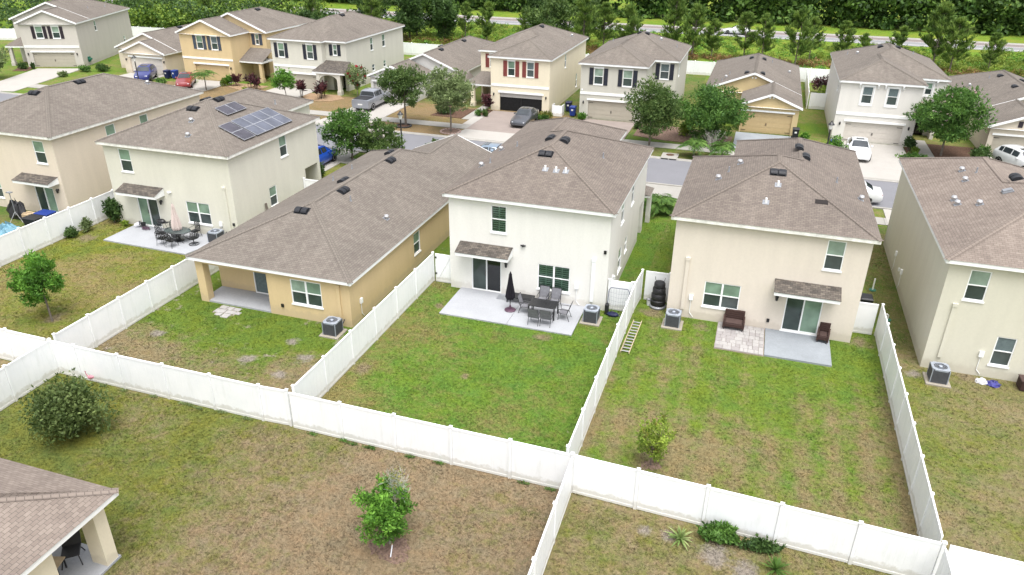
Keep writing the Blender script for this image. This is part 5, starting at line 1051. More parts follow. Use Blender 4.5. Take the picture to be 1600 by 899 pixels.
# left neighbour's clutter
o = thing('covered_grill', 'large black covered grill in the yard at the left edge', 'grill', (-47.4, 35.75, 0)); lump(o, 'cover', 'black_plastic', (0, 0, .05), .75, .42, 1.15, 9)
m = MB(); m.box(-.6,-.3,0,.6,.3,.25,.03); m.build('cart', 'black', o)
o = thing('tripod_stand', 'thin grey tripod light stand near the covered grill', 'stand', (-46.9, 35.15, 0)); m = MB(); m.tube([(0,0,.5),(0,0,2.1)], .025, 6); m.build('pole', 'grey', o)
for k in range(3): a = k*2.1; m = MB(); m.tube([(.5*math.cos(a),.5*math.sin(a),0),(0,0,.75)], .02, 5); m.build('leg', 'galv', o)
m = MB(); m.box(-.18,-.12,2.1,.18,.12,2.16); m.build('head', 'grey', o)
for lb, x, y, mt in (('blue storage tote beside the left white fence', -44.75, 35.6, 'bin_blue'), ('black storage tote beside the left white fence', -44.75, 34.65, 'bin_black')):
    o = thing('storage_tote', lb, 'tote', (x, y, 0)); m = MB(); m.loft([[(sx*k*.55, sy*k*.4, z) for sx, sy in ((-1,-1),(1,-1),(1,1),(-1,1))] for k, z in ((.85,0),(.98,.75))]); m.build('body', mt, o); m = MB(); m.box(-.58,-.43,.751,.58,.43,.84,.03); m.build('lid', mt, o)
o = thing('tarp_heap', 'light blue tarp heap at the left edge by the fence', 'tarp', (-44.9, 32.7, 0)); lump(o, 'tarp', 'tarp', (0, 0, 0), 1.1, .9, .95, 12); m = MB(); m.box(-.9,-.7,0,.9,.7,.35,.03); m.build('stack', 'bin_navy', o)
o = thing('timber_pile', 'pile of tan boards between the covered grill and totes', 'boards', (-45.9, 35.6, 0))
for k in range(5): m = MB(); m.box(-.7, -.3+k*.13, 0, .7, -.3+k*.13+.11, .55+.05*(k % 2)); m.build('board', 'wood', o)
o = thing('leaning_board', 'grey plank leaning on the olive house side wall', 'plank', (-30.35, 40.45, 0)); o.rotation_euler = (0, R(-8), 0); m = MB(); m.box(-.02,-.1,0,.02,.1,1.55,.006); m.build('plank', 'bark', o); m = MB(); m.box(.021,-.08,.2,.035,.08,.3); m.build('cross_batten', 'bark', o)
# flamingo, patio clutter bottom left
o = thing('garden_flamingo', 'pink plastic flamingo standing by the white fence', 'ornament', (-26.55, 21.05, 0)); o.scale = (.8, .8, .8); m = MB(); m.lathe([(.02,-.24),(.1,-.12),(.13,.0),(.09,.14),(.02,.24)], 10); b = m.build('body', 'pink', o, True); b.rotation_euler = (0, R(80), 0); b.location = (0, 0, .62)
m = MB(); m.tube([(-.2,0,.66),(-.3,0,.82),(-.26,0,.95),(-.34,0,.93)], .025, 6); m.build('neck', 'pink', o, True)
for y in (-.04, .04): m = MB(); m.tube([(0,y,0),(0,y,.56)], .008, 4); m.build('leg', 'black', o)
o = thing('folding_chair', 'black folding chair lying on the bottom-left porch floor', 'chair', (-19.15, 12.75, .09), .7)
m = MB(); m.box(-.28,-.28,.36,.28,.28,.42,.02); m.build('seat', 'black_plastic', o); m = MB(); m.add([(-.28,.26,.4),(.28,.26,.4),(.3,.5,.92),(-.3,.5,.92),(-.28,.31,.4),(.28,.31,.4),(.3,.55,.92),(-.3,.55,.92)], [(0,1,2,3),(4,5,6,7),(0,1,5,4),(2,3,7,6),(1,2,6,5),(0,3,7,4)]); m.build('backrest', 'black_plastic', o)
for sx in (-1, 1):
    for sy in (-1, 1): m = MB(); m.tube([(sx*.3, sy*.34, 0), (sx*.22, sy*.2, .37)], .02, 5); m.build('leg', 'black', o)
o = thing('porch_table', 'tan low table beside the black chair on the bottom-left porch', 'table', (-19.35, 12.15, .09), .3); m = MB(); m.box(-.35,-.25,.4,.35,.25,.44,.01); m.build('table_top', 'wood', o)
for sx in (-1, 1):
    for sy in (-1, 1): m = MB(); m.box(sx*.3-.02, sy*.2-.02, 0, sx*.3+.02, sy*.2+.02, .4); m.build('leg', 'black', o)

# ------------------------------------------------------------------ solar panels on the olive house roof
def solar(label, x0, x1, y0, y1, nx, ny, mat):
    xe, ze = -30.35, 5.72; th = math.atan(SL); Lx = (x1-x0)/math.cos(th); r = thing('solar_array', label, 'solar panels', (x1, y0, ze+SL*(xe-x1)+.10), 0, 'solar arrays on the olive house'); r.rotation_euler = (0, th, 0)
    for i in range(nx):
        for j in range(ny):
            a, b = -Lx+Lx*i/nx, -Lx+Lx*(i+1)/nx; c, d = (y1-y0)*j/ny, (y1-y0)*(j+1)/ny
            m = MB(); m.box(a+.03, c+.03, .0, b-.03, d-.03, .036); p = m.build('panel', mat, r)
            m = MB(); t = .03; m.box(a+.004, c+.004, -.005, b-.004, c+t, .042); m.box(a+.004, d-t, -.005, b-.004, d-.004, .042); m.box(a+.004, c+t, -.005, a+t, d-t, .042); m.box(b-t, c+t, -.005, b-.004, d-t, .042); m.build('panel_frame', 'solar_frame', p)
    for q in (.25, .75): m = MB(); m.box(-Lx*q-.02, -.03, -.09, -Lx*q+.02, y1-y0+.03, -.045); m.build('rail', 'galv', r)
solar('upper dark pair of solar panels near the roof ridge', -34.31, -33.36, 41.5, 43.6, 1, 2, 'solar_dark')
solar('lower dark pair of solar panels at the near end of the array', -32.74, -30.88, 39.65, 40.85, 2, 1, 'solar_dark')
solar('block of eight blue-grey solar panels', -32.78, -30.86, 40.98, 45.12, 2, 4, 'solar')

# ------------------------------------------------------------------ vehicles
# stations front to rear: x, z_sill, z_belt, z_top, half width at belt, half width at top
CARS = {
 'sedan': [(0,.32,.52,.54,.62,.5),(.12,.22,.68,.71,.80,.66),(.7,.2,.80,.85,.9,.74),(1.45,.2,.90,.95,.91,.76),(1.5,.2,.91,.97,.91,.76),(2.25,.2,.95,1.40,.91,.62),(2.9,.2,.96,1.46,.91,.63),(3.5,.2,.97,1.40,.91,.61),(4.1,.2,.98,1.06,.9,.72),(4.2,.22,.98,1.03,.88,.72),(4.65,.26,.96,1.0,.82,.70),(4.78,.36,.80,.84,.74,.62)],
 'suv':   [(0,.36,.66,.69,.66,.54),(.12,.26,.88,.92,.84,.70),(.6,.24,.98,1.04,.92,.77),(1.15,.24,1.04,1.11,.93,.78),(1.2,.24,1.05,1.13,.93,.78),(1.85,.24,1.08,1.60,.93,.68),(2.6,.24,1.10,1.68,.93,.69),(3.6,.24,1.12,1.66,.93,.68),(4.05,.24,1.13,1.58,.92,.66),(4.45,.26,1.13,1.2,.9,.76),(4.5,.28,1.1,1.16,.88,.76),(4.62,.40,.90,.95,.8,.70)],
 'pickup':[(0,.42,.86,.90,.74,.62),(.12,.32,1.05,1.10,.92,.80),(.7,.3,1.12,1.19,.98,.84),(1.45,.3,1.18,1.26,.99,.84),(1.5,.3,1.19,1.28,.99,.84),(2.15,.3,1.22,1.82,.99,.76),(2.7,.3,1.23,1.88,.99,.77),(3.55,.3,1.24,1.86,.99,.76),(3.8,.3,1.24,1.78,.99,.75),(3.9,.3,1.24,1.27,.99,.88),(5.55,.3,1.24,1.27,.98,.88),(5.7,.42,1.2,1.23,.96,.86)],
}
CAB = {'sedan': (4, 5, 7, 8), 'suv': (4, 5, 8, 9), 'pickup': (4, 5, 8, 9)}     # windscreen foot, roof front, roof rear, rear glass foot
def car(label, kind, mat, x, y, rz, cat='car'):
    """front of the car points along local -x before the turn"""
    S = CARS[kind]; L = S[-1][0]; o = thing('parked_'+{'sedan': 'car', 'suv': 'suv', 'pickup': 'pickup'}[kind], label, cat, (x, y, .06 if y > 66 or y < 58 else .012), rz, 'parked vehicles')
    def ringp(s):
        X, zs, zb, zt, wb, wt = s; X -= L/2
        h = [(0, zs), (wb*.9, zs), (wb*1.0, zs+.12), (wb*1.02, (zs+zb)/2), (wb, zb-.06), (wb*.965, zb), (wt, zt-.015), (wt*.8, zt+.03), (0, zt+.045)]
        return [(X, a, z) for a, z in h] + [(X, -a, z) for a, z in h[-2:0:-1]]
    rings = [ringp(s) for s in S]; m = MB(); m.loft(rings); b = m.build('body', mat, o, True)
    f0, f1, r0, r1 = CAB[kind]; n = len(rings[0])
    def patch(name, i, j, a, c, mat2, e0=.06, e1=.08, off=.012, parent=o):
        P = lambda k, q: Vector(rings[k][q % n]); A, B, C, Dd = P(i, a), P(j, a), P(j, c), P(i, c)
        f = lambda u, v: A.lerp(B, u).lerp(Dd.lerp(C, u), v); nn = (B-A).cross(Dd-A).normalized(); ctr = (A+B+C+Dd)/4
        if nn.dot(ctr-Vector((0, 0, .9))) < 0: nn = -nn
        q = [f(e0, e1), f(1-e0, e1), f(1-e0, 1-e1), f(e0, 1-e1)]; mm = MB(); mm.add([tuple(p+nn*off) for p in q]+[tuple(p-nn*.01) for p in q], [(0,1,2,3),(0,1,5,4),(1,2,6,5),(2,3,7,6),(3,0,4,7)]); return mm.build(name, mat2, parent)
    def screen(name, i, j, e0, e1):
        idx = (6, 7, 8, 9, 10); vs = []
        for t_ in (e0, 1-e1):
            for q in idx:
                p = Vector(rings[i][q]).lerp(Vector(rings[j][q]), t_); vs.append((p.x+(-.012 if i < j and i == f0 else .012), p.y*.95, p.z+.012))
        mm = MB(); mm.add(vs, [(k, k+1, k+6, k+5) for k in range(4)]); return mm.build(name, 'glass_car', o)
    screen('windscreen', f0, f1, .04, .06); screen('rear_window', r0, r1, .08, .1)
    for k in range(f1, r0):
        patch('side_window', k, k+1, 5, 6, 'glass_car', .06, .12); patch('side_window', k, k+1, n-5, n-6, 'glass_car', .06, .12)
    if kind == 'sedan' or kind == 'suv': patch('sunroof', f1, f1+1, 7, n-7, 'glass_car', .2, .16, .028)
    if kind == 'pickup':
        mm = MB(); mm.box(3.98-L/2, -.82, 1.318, 5.6-L/2, .82, 1.333); mm.build('bed_cover', 'black_plastic', o)
    # lamps, plates, bumpers, mirrors
    zl = S[1][2]-.14; zr = S[-2][2]-.2; wf, wr = S[1][4], S[-2][4]
    for sg in (-1, 1):
        mm = MB(); mm.box(.04-L/2, sg*wf*.62-.16, zl-.02, .26-L/2, sg*wf*.62+.16, zl+.10, .03); mm.build('headlight', 'head', o)
        mm = MB(); mm.box(L/2-.30, sg*wr*.80-.13, zr-.1, L/2-.035, sg*wr*.80+.13, zr+.12, .03); mm.build('tail_light', 'tail', o)
        mm = MB(); xm = (S[f0][0]+S[f1][0])/2-L/2+.25; mm.box(xm-.07, sg*(S[f1][4]+.1)-.11, S[f1][2]-.04, xm+.07, sg*(S[f1][4]+.1)+.08, S[f1][2]+.12, .025); mm.build('mirror', mat, o)
    mm = MB(); mm.box(-.01-L/2+.02, -.45, zl-.28, .2-L/2, .45, zl-.06, .02); mm.build('grille', 'black', o); mm = MB(); mm.box(L/2-.2, -.26, zr-.32, L/2+.004, .26, zr-.18); mm.build('number_plate', 'plate', o)
    rw = {'sedan': .33, 'suv': .36, 'pickup': .41}[kind]; wb = {'sedan': (.92, 3.72), 'suv': (.9, 3.62), 'pickup': (1.05, 4.6)}[kind]
    for xw in wb:
        for sg in (-1, 1):
            yw = sg*(S[4][4]-.10); mm = MB(lambda a, d, z: (xw-L/2+a, yw+sg*d, rw+z)); n2 = 18
            mm.loft([[(r_*math.cos(2*math.pi*k/n2), d, r_*math.sin(2*math.pi*k/n2)) for k in range(n2)] for r_, d in ((rw*.7,-.12),(rw,-.11),(rw,.11),(rw*.92,.13),(rw*.66,.13))]); wh = mm.build('wheel', 'rubber', o, True)
            mm = MB(lambda a, d, z: (xw-L/2+a, yw+sg*d, rw+z)); mm.loft([[(r_*math.cos(2*math.pi*k/n2), d, r_*math.sin(2*math.pi*k/n2)) for k in range(n2)] for r_, d in ((rw*.68,.10),(rw*.66,.135),(rw*.15,.12))]); mm.build('rim', 'alloy', wh)
            mm = MB(lambda a, d, z: (xw-L/2+a, yw+sg*d, rw+z)); mm.loft([[(rw*1.14*math.cos(t_), d, rw*1.14*math.sin(t_)) for t_ in [math.pi*k/10 for k in range(11)]] for d in (-.02, .108)], cap=True); mm.build('wheel_arch', 'black', o)
    return o
FACE_CAM, AWAY = math.pi/2, -math.pi/2
PM = dict(silver=paint('paint_silver', (.25, .265, .30), .3), blue=paint('paint_blue', (.012, .07, .42)), navy=paint('paint_navy', (.012, .02, .15)), red=paint('paint_red', (.20, .012, .014)), dark=paint('paint_graphite', (.085, .09, .105), .4), white=paint('paint_white', (.62, .63, .64)), steel=paint('paint_steel_blue', (.20, .26, .33), .3), grey=paint('paint_grey', (.12, .13, .15), .3))
car('silver white pickup parked in the pale grey bungalow driveway', 'pickup', PM['silver'], -40.15, 74.0, AWAY+.03, 'pickup')
car('bright blue suv parked beside the olive house with solar panels', 'suv', PM['blue'], -34.55, 53.2, AWAY, 'suv')
car('dark blue car in front of the tan bungalow', 'suv', PM['navy'], -73.4, 77.2, FACE_CAM+.5)
car('red car in front of the golden-yellow house', 'sedan', PM['red'], -66.4, 76.0, FACE_CAM+.55)
car('dark graphite sedan in the paver driveway of the ivory house', 'sedan', PM['dark'], -22.2, 72.75, FACE_CAM+.0)
car('white sedan facing the street in the pearl white house driveway', 'sedan', PM['white'], 9.3, 72.0, FACE_CAM)
car('white sedan at the kerb, its tail showing past the cream house roof', 'sedan', PM['white'], 7.55, 59.35, 0)
car('steel blue sedan at the kerb, roof showing above the yellow bungalow roof', 'sedan', PM['steel'], -21.6, 59.45, 0)
car('white suv at the right edge in front of the beige bungalow', 'suv', PM['white'], 22.2, 72.6, FACE_CAM+.5, 'suv')
car('grey pickup driving on the far highway', 'pickup', PM['grey'], -78.2, 147.2, math.pi, 'pickup')
car('white car driving on the far highway behind the pines', 'sedan', PM['white'], -5.3, 147.2, 0)

# ------------------------------------------------------------------ street furniture
def bin_(label, x, y, mat, rz=0, tilt=0):
    o = thing('wheeled_bin', label, 'bin', (x, y, .05), rz, 'wheeled bins'); m = MB(); m.loft([[(sx*k*.3, sy*k*.36, z) for sx, sy in ((-1,-1),(1,-1),(1,1),(-1,1))] for k, z in ((.78,.08),(.82,.12),(1.0,.92),(1.04,.96))]); m.build('body', mat, o)
    m = MB(); m.loft([[(sx*k*.32, sy*k*.39-.01, z) for sx, sy in ((-1,-1),(1,-1),(1,1),(-1,1))] for k, z in ((1,.965),(1,1.0),(.8,1.06))]); m.build('lid', mat, o)
    m = MB(); m.tube([(-.28,.42,.95),(.28,.42,.95)], .018, 6); m.build('handle', 'black', o)
    for sx in (-1, 1): m = MB(lambda a, d, z, sx=sx: (sx*.28+d, .28+a, .12+z)); m.loft([[(.12*math.cos(2*math.pi*k/12), d, .12*math.sin(2*math.pi*k/12)) for k in range(12)] for d in (-.03, .03)]); m.build('wheel', 'rubber', o)
    m = MB(); m.box(-.1, -.372, .62, .1, -.352, .78); m.build('emblem', 'plate', o); return o
bin_('navy wheeled bin behind the white screen between ivory and grey houses', -19.25, 79.3, 'bin_navy'); bin_('bright blue wheeled bin left of the grey house garage', -18.3, 77.35, 'bin_blue')
bin_('black wheeled bin beside the ochre garage door', 4.0, 75.95, 'bin_black'); bin_('blue wheeled bin beside the white sedan on the driveway', 7.25, 72.6, 'bin_blue')
bin_('dark navy wheeled bin leaning beside the tan bungalow garage', -71.3, 78.6, 'bin_navy'); bin_('blue wheeled bin beside the navy one at the tan bungalow', -70.4, 78.9, 'bin_blue')
bin_('black wheeled bin in the narrow gap right of the cream house', 7.15, 39.9, 'bin_black')
o = thing('utility_screen', 'white vinyl screen box between the ivory and grey houses', 'screen', (-19.9, 77.3, 0)); m = MB(); m.box(-.55,-.5,0,-.5,.5,1.15); m.box(.5,-.5,0,.55,.5,1.15); m.build('side_panel', 'vinyl', o); m = MB(); m.box(-.5,-.52,.02,.5,-.48,1.15); m.build('front_panel', 'vinyl', o); m = MB(); m.box(-.3,-.3,0,.3,.3,.8,.02); m.build('pump', 'black_plastic', o)
def lamp_post(label, x, y, h=4.05):
    o = thing('street_lamp', label, 'street lamp', (x, y, 0), 0, 'black lantern street lamps'); m = MB(); m.lathe([(.13,0),(.13,.1),(.09,.35),(.06,.5),(.06,h-.75),(.085,h-.72),(.05,h-.66)], 12); m.build('post', 'black', o, True)
    m = MB(); m.lathe([(.10,h-.66),(.20,h-.28),(.19,h-.28)], 10); l = m.build('lantern', 'lamp_glass', o); m = MB(); m.lathe([(.27,h-.28),(.24,h-.22),(.08,h-.05),(.03,h+.06)], 10); m.build('cap', 'black', l)
    m = MB()
    for k in range(5): a = k*1.2566; m.tube([(.095*math.cos(a),.095*math.sin(a),h-.66),(.175*math.cos(a),.175*math.sin(a),h-.28)], .01, 4)
    m.build('frame', 'black', l); return o
lamp_post('black lantern lamp post among the flowering trees by the street', -28.46, 57.2, 4.2); lamp_post('black lantern lamp post beside the white sedan driveway', 6.2, 67.0); lamp_post('black lantern lamp post in front of the tan bungalow, left', -68.3, 70.6, 4.3)
o = thing('storm_drain', 'concrete kerb inlet storm drain with round manhole lid', 'storm drain', (-6.6, 65.6, 0)); m = MB(); m.box(-.72,-.55,-.05,.72,1.15,.14,.02); m.build('slab', 'conc_walk', o)
m = MB(); m.lathe([(.36,.0),(.36,.016),(.3,.02)], 18, (0, .55, .141)); m.build('manhole_lid', 'mulch', o)
for x in (-.36, .36): m = MB(); m.box(x-.3,-.565,.02,x+.3,-.551,.11); m.build('opening_shade', 'shade', o)  # dark plates stand for the shade inside the drain mouth
for lb, x, y, mt in (('white cleanout pipe standing in the gap beside the olive house', 7.95, 43.2, 'pvc'), ('white bent pipe in the gap beside the olive house', 8.35, 39.6, 'pvc')):
    o = thing('cleanout_pipe', lb, 'pipe', (x, y, 0)); m = MB(); m.tube([(0,0,0),(0,0,.75)] if 'standing' in lb else [(0,0,0),(0,0,.3),(-.05,0,.34),(-.35,0,.34)], .04, 8); m.build('pipe', mt, o, True); m = MB(); m.lathe([(.2,0),(.2,.05),(.15,.06)], 10); m.build('lid', 'green_plastic', o)
def edging(label, x, y, r, mat):
    o = thing('tree_ring', label, 'tree ring', (x, y, 0)); n = 18; q = MB(); q.box(-.13,-.09,0,.13,.09,.13,.03); me = q.mesh('stone', mat)
    for k in range(n): s = bpy.data.objects.new('stone', me); COL.objects.link(s); s.parent = o; a = 2*math.pi*k/n; s.location = (r*math.cos(a), r*math.sin(a), 0); s.rotation_euler = (0, 0, a+math.pi/2)
    m = MB(); m.lathe([(r-.08,0),(r-.1,.05),(.1,.09)], 18); m.build('mulch', 'mulch' if mat == 'bin_black' else 'litter', o)
edging('dark edging ring round the left street tree', -33.25, 67.5, .72, 'bin_black'); edging('pinkish stone ring round the right street tree', -28.05, 67.1, .95, 'rock')

# ------------------------------------------------------------------ near plants and yard trees
tree('mango_tree', 'young leafy green tree on the lawn at the left edge', 'tree', (-33.2, 25.1, 0), 3.9, 1.3, .95, 'lf_bright', nl=7500, ls=.065, nc=34, tr=.055, seed=21, asp=3.2, clump=.28, lean=(-.75, .35), up=.1, trunk_to=.9)
tr1 = tree('young_tree', 'bright green small tree on the brown lawn at bottom centre', 'tree', (-9.65, 16.75, 0), 2.85, 1.22, .3, 'lf_bright', nl=8500, ls=.055, nc=40, tr=.05, seed=33, asp=2.3, clump=.2, lean=(-.15, 0))
rng = np.random.default_rng(4); P = np.stack([rng.normal(.36, .14, 60), rng.normal(.15, .14, 60), rng.uniform(2.0, 3.0, 60)], 1)
mesh_obj('bare_twigs', needle_quads(rng, P, np.tile([0, 0, .5], (60, 1)), .3, .006, 9), 'lf_grey', tr1); mesh_obj('yellow_shoots', leaf_quads(rng, P[P[:, 2] > 2.5]+np.array([0, 0, .15]), np.full((P[:, 2] > 2.5).sum(), .16), 130, .05), 'lf_yellow', tr1)
m = MB(); m.tube([(0,0,0),(.2,.08,1.4),(.36,.15,2.9)], .035, 6, .012); m.build('dead_stem', 'bark_grey', tr1)
m = MB(); rg = random.Random(3); m.add([(0, 0, .05)]+[(.8*(.55+.6*rg.random())*math.cos(k*.2244), .8*(.5+.5*rg.random())*math.sin(k*.2244), .003) for k in range(28)], [(0, k+1, (k+1) % 28+1) for k in range(28)]); tag(m.build('leaf_litter', 'litter', loc=(-9.55, 16.6, .005)), kind='structure')
o = thing('tree_stake', 'short pale stick leaning at the foot of the small bright tree', 'stick', (-9.35, 16.2, .02)); m = MB(); m.tube([(0,0,.05),(-.1,.35,.22)], .022, 6); m.build('stick', 'bag_white', o); m = MB(); m.tube([(-.1,.35,.22),(-.12,.38,.25)], .026, 6); m.build('cap', 'wood', o)
tree('citrus_tree', 'thin yellow-green citrus tree near the back fence of right-middle lawn', 'tree', (-1.83, 23.7, 0), 2.6, .72, .35, 'lf_lime', nl=2300, ls=.06, nc=26, tr=.03, seed=40, clump=.24, extra=('lf_yellow', 500, .06))
m = MB(); m.add([(0, 0, .04)]+[(.42*(.5+.6*rg.random())*math.cos(k*.314), .42*(.5+.6*rg.random())*math.sin(k*.314), .003) for k in range(20)], [(0, k+1, (k+1) % 20+1) for k in range(20)]); tag(m.build('leaf_litter', 'litter', loc=(-1.83, 23.7, .005)), kind='structure')
shrub('large_shrub', 'big dark green shrub near the fence corner at lower left', 'shrub', (-24.6, 18.0, 0), 1.65, 1.5, 2.45, 'lf_shrub', 12000, .08, 51, nc=46)
shrub('weed_bush', 'light green weeds between the big dark shrub and fence corner', 'shrub', (-26.3, 19.9, 0), 1.1, .9, .75, 'lf_mid', 1500, .1, 52)
rosette('variegated agave in front of the back fence, left one', (-.28, 20.15, 0), .62, 34, 'lf_agave', 60, wd=.035, group='variegated agaves')
rosette('pale green spiky agave near the bottom edge, right one', (2.85, 19.75, 0), .66, 38, 'lf_palm', 61, wd=.03, group='variegated agaves')
shrub('fence_vine', 'dark green vine mound against the back fence', 'vine', (1.0, 20.55, 0), .85, .38, .62, 'lf_mid', 2600, .085, 62, nc=16); shrub('trailing_vine', 'thin trailing vine along the fence foot, right of the dark mound', 'vine', (2.35, 20.5, 0), .95, .32, .4, 'lf_dark', 1100, .08, 63, nc=14)
shrub('boundary_shrub', 'tall dark shrub at the house end of the left white fence', 'shrub', (-40.6, 37.2, 0), .85, .9, 1.75, 'lf_dark', 3000, .1, 70, nc=14); shrub('boundary_shrub', 'small pale green shrub in the middle of the left white fence', 'shrub', (-41.1, 35.3, 0), .4, .45, .95, 'lf_silver', 900, .08, 71); shrub('boundary_shrub', 'dark low shrub nearest the viewer along the left white fence', 'shrub', (-41.15, 34.2, 0), .45, .55, .7, 'lf_dark', 900, .08, 72); shrub('weeds', 'light green weeds at the corner of the left patio', 'shrub', (-39.5, 37.0, 0), .4, .25, .4, 'lf_lime', 420, .07, 73)
shrub('garden_shrub', 'dark shrub between cream and olive houses toward the street', 'shrub', (8.1, 51.6, 0), .7, 1.3, 1.5, 'lf_mid', 2400, .1, 74, nc=12); shrub('croton', 'yellow-green bush behind the right corner of the cream house', 'shrub', (7.6, 53.3, 0), .6, .5, 1.3, 'lf_yellow', 900, .1, 75)
palm('bushy green palm between the white house and cream house', (-5.5, 52.0, 0), .5, 30, 2.2, .75, 80, 'lf_palm', .1, 1.35, per=24, llen=.6, lw=.09); palm('low palm at the far kerb in front of the dead shrub, left', (-4.6, 66.6, 0), 1.1, 26, 1.8, .85, 81, 'lf_palm', .09, 1.35, per=22, llen=.55, lw=.08); palm('low palm at the far kerb in front of the dead shrub, right', (-2.2, 66.9, 0), 1.0, 26, 1.7, .85, 82, 'lf_palm', .09, 1.35, per=22, llen=.55, lw=.08)
o = thing('dead_shrub', 'bare whitish dead shrub behind the two kerb palms', 'shrub', (-3.2, 68.1, 0)); rng = np.random.default_rng(8); m = MB()
for k in range(16): a = rng.random()*6.28; d = rng.random()*.9+.2; m.tube([(0,0,0),(d*.4*math.cos(a),d*.4*math.sin(a),.9),(d*math.cos(a),d*math.sin(a),1.5+rng.random()*.8)], .02, 4, .006)
m.build('branches', 'bark_grey', o); P = rng.normal(0, .5, (50, 3)); P[:, 2] = rng.uniform(.6, 1.9, 50); mesh_obj('twigs', needle_quads(rng, P, np.tile([0, 0, .4], (50, 1)), .4, .008, 6), 'lf_grey', o)

# ------------------------------------------------------------------ street trees and front gardens
tree('street_tree', 'left of two leafy street trees before the pale grey bungalow', 'tree', (-33.25, 67.95, 0), 6.0, 2.95, 1.7, 'lf_oak', 'bark', 15000, .10, 80, .13, 91, 'street trees', clump=.21, shell=.6); tree('street_tree', 'right of two leafy street trees, lighter green', 'tree', (-28.0, 67.0, 0), 6.3, 2.8, 1.7, 'lf_silver', 'bark', 12500, .10, 80, .10, 92, 'street trees', clump=.22, shell=.6)
tree('street_tree', 'dark rounded tree before the grey house with navy shutters', 'tree', (-8.9, 68.9, 0), 6.2, 3.1, .8, 'lf_oak', 'bark', 17000, .10, 80, .11, 93, 'street trees', clump=.22, taper=.25, shell=.6)
tree('weeping_tree', 'broad drooping green tree beside the ochre bungalow', 'tree', (-3.9, 72.4, 0), 5.5, 3.5, .2, 'lf_mid', 'bark', 18000, .10, 80, .13, 94, clump=.23, shell=.6, asp=3.0, up=-.1)
tree('crape_myrtle', 'round crape myrtle with pale pink flowers beside the pearl white house', 'tree', (16.5, 74.6, 0), 6.2, 3.5, 1.1, 'lf_mid', 'bark', 18000, .105, 90, .10, 95, 'crape myrtles', clump=.2, extra=('lf_pinkflower', 170, .15), asp=2.6, shell=.6)
tree('crape_myrtle', 'green crape myrtle in front of the blue suv', 'tree', (-32.5, 55.6, 0), 4.6, 2.9, .5, 'lf_mid', 'bark', 13000, .095, 70, .09, 96, 'crape myrtles', clump=.22, shell=.6, extra=('lf_white', 90, .16), taper=.35); tree('crape_myrtle', 'white-flowered crape myrtle behind the yellow bungalow ridge', 'tree', (-30.0, 56.0, 0), 3.7, 2.3, .4, 'lf_oak', 'bark', 10000, .095, 70, .09, 97, 'crape myrtles', clump=.22, shell=.6, extra=('lf_white', 260, .17))
tree('round_tree', 'small round bright tree before the grey-green garage', 'tree', (-50.6, 73.2, 0), 3.5, 1.45, 1.0, 'lf_bright', 'bark', 5000, .09, 40, .06, 98, clump=.26); tree('red_myrtle', 'small tree topped with red flowers beside the grey-green house', 'tree', (-44.0, 77.8, 0), 3.7, 1.3, .9, 'lf_silver', 'bark', 3600, .09, 40, .06, 99, clump=.24, extra=('lf_red', 1300, .11))
shrub('kerb_bush', 'upright bush at the kerb before the pinkish stone ring', 'shrub', (-25.6, 57.2, 0), .75, .7, 2.1, 'lf_oak', 2000, .11, 100, nc=12)
palm('feathery palm in front of the golden-yellow garage', (-62.4, 74.6, 0), 1.7, 30, 2.2, .8, 101, 'lf_palm', .07, 1.35, llen=.5, lw=.07)
tree('garden_tree', 'dark green tree at the left edge before the taupe house', 'tree', (-91.0, 70.5, 0), 4.2, 2.0, .6, 'lf_silver', 'bark', 4500, .15, 24, .09, 102, clump=.38)
for i, (lb, x, y, h) in enumerate((('maroon ti plant at the arched porch, nearest the driveway', -49.6, 74.9, 2.0), ('large maroon ti plant cluster before the arched porch', -47.4, 75.2, 2.1), ('maroon ti plant beside the golden-yellow porch door', -58.2, 77.2, 1.7), ('dark maroon ti plant left of the grey-green garage', -57.0, 76.8, 1.6), ('maroon ti plant at the golden-yellow porch column', -60.6, 78.0, 1.5), ('maroon ti plant at the ivory garage corner', -27.5, 76.3, 1.9))): ti_plant(lb, (x, y, .04), h*1.15, 110+i, group='maroon ti plants', n=12 if i == 1 else 8, spread=.75 if i == 1 else .45, L=.5)
ti_plant('yellow-green croton in the golden mulch before the arched porch', (-47.6, 76.6, .04), 1.5, 120, 'lf_yellow', name='croton'); ti_plant('green spiky plant beside the golden-yellow garage', (-61.3, 77.7, .04), 1.4, 121, 'lf_bright', name='garden_plant', L=.6)
